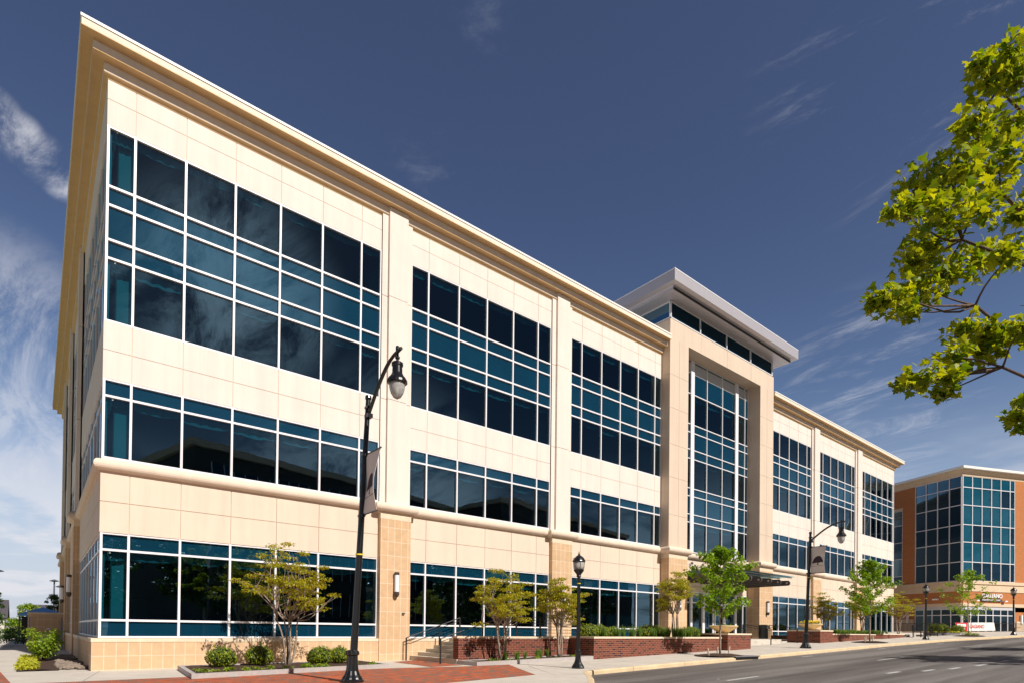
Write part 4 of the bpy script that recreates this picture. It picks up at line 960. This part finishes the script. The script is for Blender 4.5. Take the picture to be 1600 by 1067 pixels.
e = MB(); e.prism([(58.62,-7.71),(61.2,-8.4),(61.4,-7.4),(58.92,-6.71)], 1.2, 1.87); e.build('granite_end', GRAN, gb)
for i, (x, y, s_) in enumerate(((56.2,-6.6, 1.3), (57.2,-6.8, 1.25), (59.3,-7.3, 1.2))):
    o = copy_tree(bw[i % 2]); put(o, (x, y, 1.75), i, s_, ('round shrub at the left end of the bed before the restaurant', 'round shrub in the middle of the bed before the restaurant', 'round shrub at the right end of the bed before the restaurant')[i], 'shrub', 'round shrubs before the restaurant')
mb = MB()
for i in range(30): x = random.uniform(55.2, 61); y = -6.75-.26*(x-55)+random.uniform(.05, .2); clump(mb, (x, y, 1.92), .12, 14, .1)
tag(mb.build('groundcover', LF_YEL, None, uv=False, fix=False), 'yellow green low plants in the bed before the restaurant', 'groundcover', kind='stuff')

# ------------------------------------------------------------------ orange brick building
C0 = Vector((73.33, -4.33)); A_ = Vector((.9165, -.40)); B_ = Vector((.40, .9165)); NA = Vector((-.40, -.9165)); NB = Vector((-.9165, .40))
TA = lambda u, o, z: ((C0+A_*u+NA*o).x, (C0+A_*u+NA*o).y, z)
TB = lambda u, o, z: ((C0+B_*u+NB*o).x, (C0+B_*u+NB*o).y, z)
b2 = thing('brick_building', (C0.x+5, C0.y+8, 1.9), 'orange brick building with a teal glass corner and a restaurant on its ground floor', 'building')
rows = [18.35, 17.17, 15.30, 13.25, 11.42, 9.35, 7.40]
def win2(T, us, zs, m=None, nm='window', blind=None):
    fr = MB(T); w = .075
    for i, u in enumerate(us):
        a, b = (u, u+w) if i == 0 else (u-w, u) if i == len(us)-1 else (u-w/2, u+w/2)
        fr.box(a, b, -.08, .06, zs[-1], zs[0])
    for z in zs: fr.box(us[0], us[-1], -.075, .05, z-w/2, z+w/2)
    rt_ = fr.build(nm, ALU, b2); g = MB(T); g2 = MB(T)
    for i in range(len(us)-1):
        for j in range(len(zs)-1):
            tgt = g2 if (blind and blind(i, j)) else g; e = random.uniform(-.006, .006)
            tgt.quad((us[i], -.02+e, zs[j+1]), (us[i+1], -.02-e, zs[j+1]), (us[i+1], -.02-e, zs[j]), (us[i], -.02+e, zs[j]))
    if g.v: g.build('glass_pane', m or GLASSB, rt_, fix=False)
    if g2.v: g2.build('blind_pane', SPANB, rt_, fix=False)
    return rt_
random.seed(77)
win2(TA, [.02, 1.38, 2.72, 4.08, 5.42, 6.76, 7.48], rows, blind=lambda i, j: j in (0, 2, 4) or (j == 1 and i < 4) or (j == 3 and i in (0, 3, 4)) or (j == 5 and i < 1))
win2(TB, [.02, 1.32, 2.62, 3.92, 5.22], rows, blind=lambda i, j: False)
win2(TB, [6.75, 8.1], [16.0, 14.3, 12.3, 10.4, 8.4, 7.4])
win2(TA, [9.15, 10.5, 11.9, 13.3], [16.6, 15.30, 13.25, 11.42, 9.35, 7.40])
bk = MB(TA); bk.box(7.48, 9.15, -.5, .08, 7.0, 18.4); bk.box(9.15, 13.3, -.5, .08, 16.9, 18.4); bk.box(13.3, 32, -.5, .08, 7.0, 18.4); bk.box(7.48, 32, -.5, .075, 1.9, 4.2)
bk.T = TB; bk.box(5.22, 6.75, -.5, .08, 7.0, 18.4); bk.box(6.75, 8.1, -.5, .08, 16.3, 18.4); bk.box(8.1, 30, -.5, .08, 7.0, 18.4); bk.box(5.22, 30, -.5, .075, 1.9, 4.7)
bk.build('brick_wall', BRICKO, b2)
bk = MB(TA); bk.box(0, 32, -.5, .10, 5.06, 6.28); bk.T = TB; bk.box(0, 30, -.5, .10, 5.06, 6.28); bk.build('brick_band', BRICKO, b2)
be = MB(TA); be.box(0.0, 32, -.5, .16, 6.28, 7.05); be.box(-.05, 32, -.5, .26, 7.05, 7.38); be.box(0, 32, -.5, .14, 4.72, 5.06); be.box(7.6, 9.0, .08, .16, 1.9, 3.2); be.box(9.1, 13.35, .08, .14, 16.62, 16.9)
be.T = TB; be.box(0.0, 30, -.5, .16, 6.28, 7.05); be.box(-.05, 30, -.5, .26, 7.05, 7.38); be.box(0, 30, -.5, .14, 4.72, 5.06); be.box(6.7, 8.15, .08, .14, 16.02, 16.3); be.box(5.3, 8.1, .08, .15, 1.9, 3.4)
be.build('beige_band', BEIGE2, b2)
co = MB(); pth = [tuple(C0+B_*30), tuple(C0), tuple(C0+A_*32)]
co.sweep(pth, [(-.5, 18.36), (.08, 18.36), (.10, 18.6), (.30, 18.9), (.34, 19.0), (-.5, 19.0)]); co.build('cornice', BEIGE2, b2)
MB().sweep(pth, [(-.5, 19.002), (.62, 19.002), (.62, 19.25), (-.5, 19.30)]).build('coping', CAPW, b2)
sf = MB(TA); sf.box(0, 7.48, -.4, .06, 4.42, 4.72); sf.T = TB; sf.box(0, 5.22, -.4, .06, 4.42, 4.72); sf.build('storefront_header', mat('storefront_metal', (.55, .55, .58), .5), b2)
DKG = glassmat('dark_glass', (.04, .05, .055), .03)
win2(TA, [.02, 1.14, 2.22, 3.3, 4.32, 5.42, 6.44, 7.48], [4.42, 3.80, 1.95], DKG, 'storefront')
win2(TB, [.02, 1.14, 2.2, 3.2, 4.16, 5.22], [4.42, 3.80, 1.95], DKG, 'storefront')
ib = MB(TA); ib.box(.2, 30, -6.2, -6, 1.5, 18.3); ib.T = TB; ib.box(.2, 28, -6.2, -6, 1.5, 18.3)
ib.T = TA
for z in (7.2, 11.3, 15.2): ib.box(.2, 30, -6, -.15, z-.35, z)
ib.T = TB
for z in (7.2, 11.3, 15.2): ib.box(.2, 28, -6, -.15, z-.35, z)
ib.build('interior_floors', INTER, b2)
MB().prism([tuple(C0+(A_+B_)*.4), tuple(C0+A_*32+B_*.4), tuple(C0+A_*32+B_*30), tuple(C0+A_*.4+B_*30)], 18.4, 19.05).build('roof', mat('roof_membrane'), b2)
MB(TA).box(7.55, 8.2, .08, .22, 2.6, 2.62).build('ledge', BEIGE2, b2)
for T, u in ((TA, 8.3), (TB, 6.0)):
    q = MB(T); q.box(u-.1, u+.1, .08, .25, 2.9, 3.9); q.build('wall_light', WHITEL, b2)
q = MB(TB); q.box(2.4, 3.0, .1, .3, 5.45, 5.6); q.build('flood_light', WHITEL, b2)
aw = MB(TA); aw.add([(9.2, .1, 5.6), (15.5, .1, 5.6), (15.5, 1.3, 4.35), (9.2, 1.3, 4.35), (9.2, .1, 4.35), (15.5, .1, 4.35), (9.2, 1.3, 4.2), (15.5, 1.3, 4.2)], [(0, 1, 2, 3), (0, 3, 4), (1, 5, 2), (3, 2, 7, 6)])
aw.build('awning', mat('awning_dark', (.03, .025, .025), .8), b2)
# terrace of the restaurant
rt3 = MB(TA); rt3.box(-8, 30, .0, 3.4, 1.2, 1.93); rt3.T = TB; rt3.box(-3.4, 20, 0, 3.4, 1.2, 1.93); struct(rt3, 'restaurant_terrace', mat('terrace_edge', (.20, .065, .04), .9))
rt3 = MB(TA); rt3.box(-8, 30, .0, 3.46, 1.932, 2.0); rt3.T = TB; rt3.box(-3.46, 20, 0, 3.46, 1.93, 1.998); struct(rt3, 'restaurant_terrace', COPING)
rr2 = thing('terrace_railing', (70, -5, 2.0), 'thin black railing along the restaurant terrace', 'railing')
for T, u0, u1 in ((TA, -3.4, 14), (TB, -3.4, 12)):
    MB(T).box(u0, u1, 3.28, 3.32, 2.86, 2.90).build('top_rail', RAILM, rr2)
    q = MB(T); u = u0
    while u < u1: q.box(u, u+.02, 3.29, 3.31, 2.0, 2.87); u += .16
    q.build('bars', RAILM, rr2)
# text
def textmesh(s, size, T, u, o, z, m, name, parent, ext=.03, wide=1.):
    cu = bpy.data.curves.new(name, 'FONT'); cu.body = s; cu.size = size; cu.extrude = ext; cu.offset = size*.018
    o_ = bpy.data.objects.new(name, cu); COL.objects.link(o_); bpy.context.view_layer.update()
    me = bpy.data.meshes.new_from_object(o_.evaluated_get(bpy.context.evaluated_depsgraph_get())); bpy.data.objects.remove(o_); bpy.data.curves.remove(cu)
    off = rootloc(parent)
    for v in me.vertices:
        p = Vector(T(u+v.co.x*wide, o+v.co.z, z+v.co.y)); v.co = p-off
    me.materials.clear(); me.materials.append(m); ob = bpy.data.objects.new(name, me); COL.objects.link(ob); ob.parent = parent; return ob
sg = thing('restaurant_sign', TA(4.2, .1, 5.6), 'white letter sign reading GALLIANO on the brick band above the storefront', 'sign')
WH = mat('sign_white', (.85, .85, .85), .5)
textmesh('GALLIANO', .60, TA, 2.45, .22, 5.66, WH, 'letters', sg, .04, 1.0)
MB(TA).box(2.45, 5.35, .12, .24, 5.28, 5.52).build('tagline_board', mat('sign_board', (.06, .07, .08), .5), sg)
textmesh('ITALIAN RESTAURANT', .22, TA, 2.5, .25, 5.35, WH, 'tagline', sg, .005, .72)
textmesh('PIZZERIA', .22, TA, 4.45, .25, 5.35, WH, 'tagline', sg, .005, .68)
MB(TA).box(4.24, 4.38, .24, .26, 5.32, 5.48).build('red_mark', mat('sign_red', (.45, .01, .01), .5), sg)
for u in (1.7, 5.7): MB(TA).box(u-.18, u+.18, .15, .45, 5.26, 5.38).build('sign_light', WHITEL, sg)
TAS = lambda u, o, z: TA(-3.95+(u)*.72, o, z)
bn = thing('restaurant_banner', TA(1, 3.4, 2.1), 'white and red restaurant banner hung on the terrace railing', 'banner')
q = MB(TAS); q.add([(-1.9, 3.36, 2.87), (5.1, 3.36, 2.95), (5.35, 3.36, 2.16), (-1.3, 3.36, 2.06), (-1.9, 3.34, 2.87), (5.1, 3.34, 2.95), (5.35, 3.34, 2.16), (-1.3, 3.34, 2.06)], [(0,1,2,3),(4,7,6,5),(0,4,5,1),(1,5,6,2),(2,6,7,3),(3,7,4,0)]); q.build('cloth', mat('banner_white', (.80, .78, .74), .7), bn)
q = MB(TAS); q.add([(-1.9, 3.365, 2.87), (.25, 3.365, 2.893), (.25, 3.365, 2.08), (-1.3, 3.365, 2.06)], [(0, 1, 2, 3)]); q.build('red_field', mat('banner_red', (.55, .01, .02), .7), bn, fix=False)
q = MB(TAS); q.add([(-1.6, 3.37, 2.76), (.0, 3.37, 2.76), (.0, 3.37, 2.50), (-1.43, 3.37, 2.50)], [(0, 1, 2, 3)]); q.add([(-1.3, 3.37, 2.40), (-.2, 3.37, 2.40), (-.2, 3.37, 2.18), (-1.15, 3.37, 2.18)], [(0, 1, 2, 3)]); q.build('white_patch', mat('banner_white'), bn, fix=False)
textmesh('GAGIANO', .50, TAS, .62, 3.372, 2.36, mat('banner_red'), 'letters', bn, .002, 1.15)

# ------------------------------------------------------------------ left background
rw = thing('retaining_wall', (-1, 23, .3), 'tan stone tiled retaining wall behind the left side steps, in shade', 'wall')
MB().box(-1.93, -.02, 22.9, 23.2, .1, 2.30).build('tiled_face', STONE, rw); MB().box(-1.96, .0, 22.86, 23.24, 2.302, 2.40).build('coping', COPING, rw)
MB().box(-1.95, -1.72, 20.6, 22.9, .1, .75).build('cheek_wall', STONE, rw)
MB().box(-1.06, -.86, 22.84, 22.88, 1.38, 1.46).build('wall_light', WHITEL, rw)
st3 = thing('rear_steps', (-1, 21.6, .3), 'shaded concrete steps in front of the tan retaining wall', 'steps')
for k in range(6): MB().box(-1.70, -.25, 20.9+k*.3, 22.88, .1, .26+.15*(k+1)).build('step', CONC2, st3)
rail('galvanised_handrail', 'grey handrail on the left of the shaded rear steps', [(-1.83, 20.3, .3), (-1.83, 22.6, 1.1)], 1.0, m=GRAYRAIL, r=.03)
rail('galvanised_handrail', 'grey handrail on the building side of the shaded rear steps', [(-.35, 20.3, .3), (-.35, 22.6, 1.1)], 1.0, m=GRAYRAIL, r=.03)
tn_ = thing('canopy_tent', (-1.2, 39, .2), 'blue peaked canopy tent with a dark side behind the retaining wall', 'tent')
BL = mat('blue_canvas', (.18, .42, .78), .7, var=.08, vscale=2)
def W(u, v, z): return (-2.62+u*.71, 38+v*.7, z-.02)
q = MB(); q.add([W(0,0,2.55), W(4.2,0,2.55), W(4.2,4,2.55), W(0,4,2.55), W(2.1,2,3.15), W(0,0,2.38), W(4.2,0,2.38), W(4.2,4,2.38), W(0,4,2.38)], [(0,1,4),(1,2,4),(2,3,4),(3,0,4),(0,5,6,1),(3,8,5,0),(1,6,7,2)]); q.build('canopy', BL, tn_)
for u, v in ((.05, .05), (4.15, .05), (.05, 3.95), (4.15, 3.95)): MB().tube([W(u, v, .2), W(u, v, 2.4)], .03, 8).build('leg', DKSTEEL, tn_)
MB().box(-2.45, -1.2, 39.2, 39.4, .2, 2.33).build('dark_side_panel', mat('dark_panel', (.03, .025, .025), .8), tn_)
# parking lot lights
def lotlight(x, y, h, lab):
    t = thing('car_park_light', (x, y, .2), lab, 'car park light', 'car park lights')
    MB().tube([(x, y, .1), (x, y, h)], [.09, .07], 10).build('pole', mat('grey_pole', (.09, .09, .11), .5), t)
    MB().lathe([(.12, 0), (.42, .06), (.44, .10), (.15, .22), (.05, .26)], (x, y, h), 16).build('lamp_head', mat('grey_pole'), t)
lotlight(-.10, 58, 6.35, 'round headed grey light pole above the left trees')
lotlight(.42, 58, 5.75, 'partly hidden light pole right against the left end of the cream building')
lotlight(-4.62, 58, 7.1, 'light pole cut by the left edge of the picture')
# trees left
def bushytree(seed, h, w, m, n=55, size=.2, name='background_tree'):
    random.seed(seed); root = bpy.data.objects.new(name, None); COL.objects.link(root); tr = MB(); lf = MB(); limb(tr, (0, 0, -.2), (0, 0, h*.7), .14, .05, .03, 5, 8)
    for i in range(n):
        d = rnd_unit(); p = Vector((d.x*w*.8, d.y*w*.8, h*.58+d.z*h*.34))*1.; p.x *= random.uniform(.4, 1.1); p.y *= random.uniform(.4, 1.1)
        if i % 3 == 0: limb(tr, (0, 0, h*.35), p, .04, .01, .08, 4, 5)
        clump(lf, p, w*random.uniform(.22, .38), 48, size, (1, 1, .7), 'quad', .4, .1)
    tr.build('trunk', BARKD, root, local=True, uv=False, fix=False, smooth=True); lf.build('crown', m, root, local=True, uv=False, fix=False); return root
bt = bushytree(31, 4.6, 1.0, LF_DARK, 60, .16); put(bt, (-.25, 46, .2), 0, .98, 'dark green tree rising over the retaining wall at the left end of the cream building', 'tree')
bt2 = bushytree(32, 4.0, 1.5, LF_GREEN); put(bt2, (-2.3, 62, .2), 0, 1, 'light green round tree behind the blue canopy tent', 'tree')
c = copy_tree(bt2); put(c, (-3.6, 66, -.3), 1, .72, 'light green low tree left of the blue canopy tent', 'tree')
c = copy_tree(bt); put(c, (-4.75, 50, .2), 2, 1.05, 'green tree cut by the left edge before the far house', 'tree')
hg = MB(); random.seed(6)
for i in range(120): x = random.uniform(-7, -2.05); y = random.uniform(28.5, 31); clump(hg, (x, y, .2+random.uniform(.3, 1.1)), .3, 26, .12)
tag(hg.build('hedge', LF_DARK, None, uv=False, fix=False), 'loose dark green hedge between the path and the blue tent', 'hedge')
def house(x, y, w, d, hw, hr, lab):
    t = thing('far_house', (x, y, 0), lab, 'house', 'houses in the distance')
    q = MB(); q.box(x-w, x, y, y+d, -.3, hw); q.add([(x, y, hw), (x, y+d, hw), (x, y+d/2, hr), (x-w, y, hw), (x-w, y+d, hw), (x-w, y+d/2, hr)], [(0,1,2),(3,5,4),(0,2,5,3),(1,4,5,2)]); q.build('wall', mat('house_wall', (.62, .56, .50), .9), t)
    e = .35; q = MB(); q.add([(x-w-e, y-e, hw-.25), (x+e, y-e, hw-.25), (x+e, y+d/2, hr+.1), (x-w-e, y+d/2, hr+.1), (x+e, y+d+e, hw-.25), (x-w-e, y+d+e, hw-.25)], [(0,1,2,3),(3,2,4,5)])
    ro_ = q.build('roof', mat('house_roof', (.07, .06, .07), .8), t); sm = ro_.modifiers.new('s', 'SOLIDIFY'); sm.thickness = .2
    for k in (1.2, 3.0): MB().box(x-k-.5, x-k+.5, y-.05, y+.02, 1.6, 2.9).build('window', mat('house_window', (.03, .04, .05), .2), t)
house(-5.0, 86, 12, 7, 2.9, 5.2, 'pale gabled house with a dark roof at the far left')
house(1.2, 104, 3.4, 5, 3.6, 5.1, 'distant dark roofed house just over the blue canopy tent')
# ------------------------------------------------------------------ foreground maple at the right (trunk outside the frame)
random.seed(44)
CL = [(6.45,-20.52,7.77,0.23),(6.04,-20.36,7.57,0.12),(6.49,-20.35,7.66,0.18),(6.41,-20.59,7.49,0.2),(5.97,-20.34,6.93,0.2),(6.68,-20.49,7.2,0.25),(7.14,-20.2,7.44,0.18),(6.76,-20.05,7.47,0.1),(6.41,-19.8,6.84,0.3),(6.04,-20.19,6.56,0.27),(6.75,-20.37,6.84,0.29),(5.64,-19.79,6.18,0.15),(5.45,-19.77,6.07,0.08),(5.75,-20.1,6.0,0.29),(6.19,-20.32,6.17,0.27),(7.43,-20.42,6.6,0.26),(6.43,-19.73,6.7,0.22),(6.47,-19.78,6.13,0.25),(6.35,-19.69,5.93,0.19),(5.47,-19.75,5.17,0.22),(5.46,-19.59,5.19,0.11),(6.18,-19.77,5.53,0.26),(6.56,-19.95,5.78,0.28),(7.02,-20.17,5.99,0.26),(6.42,-19.64,5.42,0.15),(6.3,-20.56,5.56,0.17),(6.59,-20.12,5.06,0.19),(6.81,-20.22,4.87,0.22),(6.8,-20.42,4.9,0.21),(6.52,-20.62,4.84,0.14),(6.32,-20.07,4.67,0.2),(5.6,-19.97,4.28,0.17),(6.44,-19.57,4.59,0.11),(6.71,-19.88,4.46,0.14),(6.71,-20.3,5.03,0.17),(6.06,-20.08,4.38,0.14),(7.45,-20.43,4.2,0.15),(7.06,-20.54,4.25,0.1),(7.45,-20.46,4.03,0.09)]
fm = thing('foreground_maple', (9.9, -22.2, .3), 'near maple whose lit branches reach in from the right edge', 'tree')
tr = MB(); lf = MB(); TR = Vector((9.9, -22.2, .1))
limb(tr, TR, (9.8, -22.1, 8.6), .16, .05, .01, 8, 12)
mains = [((9.85,-22.15,3.0), (6.8,-20.4,4.6)), ((9.85,-22.15,3.5), (6.6,-20.2,5.3)), ((9.85,-22.15,4.1), (6.5,-20.1,6.05)), ((9.85,-22.15,5.0), (6.55,-20.2,6.9)), ((9.8,-22.1,6.0), (6.6,-20.4,7.6)), ((9.8,-22.1,2.7), (7.7,-20.65,4.05))]
mp = []
for a, b in mains: mp += limb(tr, a, b, .055, .014, .05, 9, 7)[2:]
for x, y, z, r in CL:
    c = Vector((x, y, z)); r *= 1.12; near = min(mp, key=lambda p: (p-c).length+(.6 if p.z > c.z+.4 else 0))
    pts = limb(tr, near, c, .013, .005, .08, 5, 5)
    n = max(12, int(500*r))
    for _ in range(n):
        d = rnd_unit(); p = c+Vector((d.x, d.y, d.z*.66))*r*random.uniform(.2, 1.22)
        nr = (rnd_unit()*.75+Vector((.1, -.25, .75))).normalized(); leaf(lf, p, random.uniform(.062, .112), nr, (Vector((d.x, d.y, -.8))).normalized(), 'maple')
    for _ in range(5):
        e = c+rnd_unit()*r*.9; limb(tr, c, e, .005, .002, .1, 3, 4)
for i in range(80):    # the rest of the crown, outside the picture
    d = rnd_unit(); c = Vector((10.2, -22.5, 5.6))+Vector((d.x*2.0, d.y*2.0, d.z*2.5))*random.uniform(.5, 1)
    if c.x < 9.6 and c.y > -22.9: continue
    clump(lf, c, .5, 26, .2, (1, 1, .7), 'maple', .8, .1)
for a, b in (((7.6,-20.8,4.8), (7.05,-20.45,5.05)), ((7.8,-20.95,5.35), (7.1,-20.5,5.35)), ((7.6,-20.9,4.25), (7.25,-20.6,4.35))): 
    q = limb(tr, a, b, .009, .003, .1, 5, 4)
    for k in (2, 3): limb(tr, q[k], q[k]+Vector((-.12, .05, .05)), .003, .0015, .1, 3, 4)
tr.build('trunk', BARKD, fm, uv=False, fix=False, smooth=True); lf.build('crown', LF_MAPLE, fm, uv=False, fix=False)
# street trees on the camera's side: they shade the road and show in the glass
sm_ = youngmaple(61, 8.5, 3.0, 2.2, 1.0, LF_DARK, .30, .14, False)
G = 'maples on the near side of the street'
for i, (x, y, s_, lb_) in enumerate(((29.5,-23.6, 1.0, 'first shade maple on the near pavement beyond the frame'), (39.5,-24.0, 1.05, 'second shade maple on the near pavement beyond the frame'), (50,-26, 1.05, 'third shade maple on the near pavement beyond the frame'), (1.5,-31, 1.0, 'shade maple behind the camera, left'), (9,-32, 1.15, 'shade maple behind the camera, centre'), (17.5,-31, 1.0, 'shade maple behind the camera, right'))):
    o = sm_ if i == 0 else copy_tree(sm_); put(o, (x, y, .3), i*1.4, s_, lb_, 'tree', G)

# building across the street (seen mirrored in the glass)
ob = thing('office_block', (30, -66, 0), 'dark office block across the street, mirrored in the second floor glass', 'building')
O0 = Vector((13.2, -56.3)); OA = Vector((.975, -.221)).normalized(); OB = Vector((-.221, -.975)).normalized(); ON = -OB; OM = -OA
TO = lambda u, o, z: ((O0+OA*u+ON*o).x, (O0+OA*u+ON*o).y, z); TP = lambda u, o, z: ((O0+OB*u+OM*o).x, (O0+OB*u+OM*o).y, z)
q = MB(); q.prism([tuple(O0), tuple(O0+OA*75), tuple(O0+OA*75+OB*30), tuple(O0+OB*30)], -.5, 23.2); q.build('wall', mat('dark_cladding', (.07, .065, .06), .9), ob)
MB().sweep([tuple(O0+OB*30), tuple(O0), tuple(O0+OA*75)], [(-.5, 23.2), (.6, 23.2), (.8, 24.0), (-.5, 24.0)], side=-1).build('cornice', BEIGE2, ob)
for k in range(4):
    for i in range(9):
        w = MB(TO); w.box(2+i*8, 8.2+i*8, -.1, .06, 3.2+k*5, 6.6+k*5); f = w.build('window', GLASSB, ob)
        fr = MB(TO)
        for j in range(5): fr.box(2+i*8+j*1.55-.05, 2+i*8+j*1.55+.05, .0, .1, 3.2+k*5, 6.6+k*5)
        fr.build('mullion', ALU, f)

oc = thing('office_block', (57, -52, 0), 'second dark office block across the street, right of the first', 'building')
O1 = Vector((57.4, -52.6)); q = MB(); q.prism([tuple(O1), tuple(O1+OA*45), tuple(O1+OA*45+OB*24), tuple(O1+OB*24)], -.5, 22.6); q.build('wall', mat('dark_cladding'), oc)
MB().sweep([tuple(O1+OB*24), tuple(O1), tuple(O1+OA*45)], [(-.5, 22.6), (.6, 22.6), (.8, 23.3), (-.5, 23.3)], side=-1).build('cornice', BEIGE2, oc)
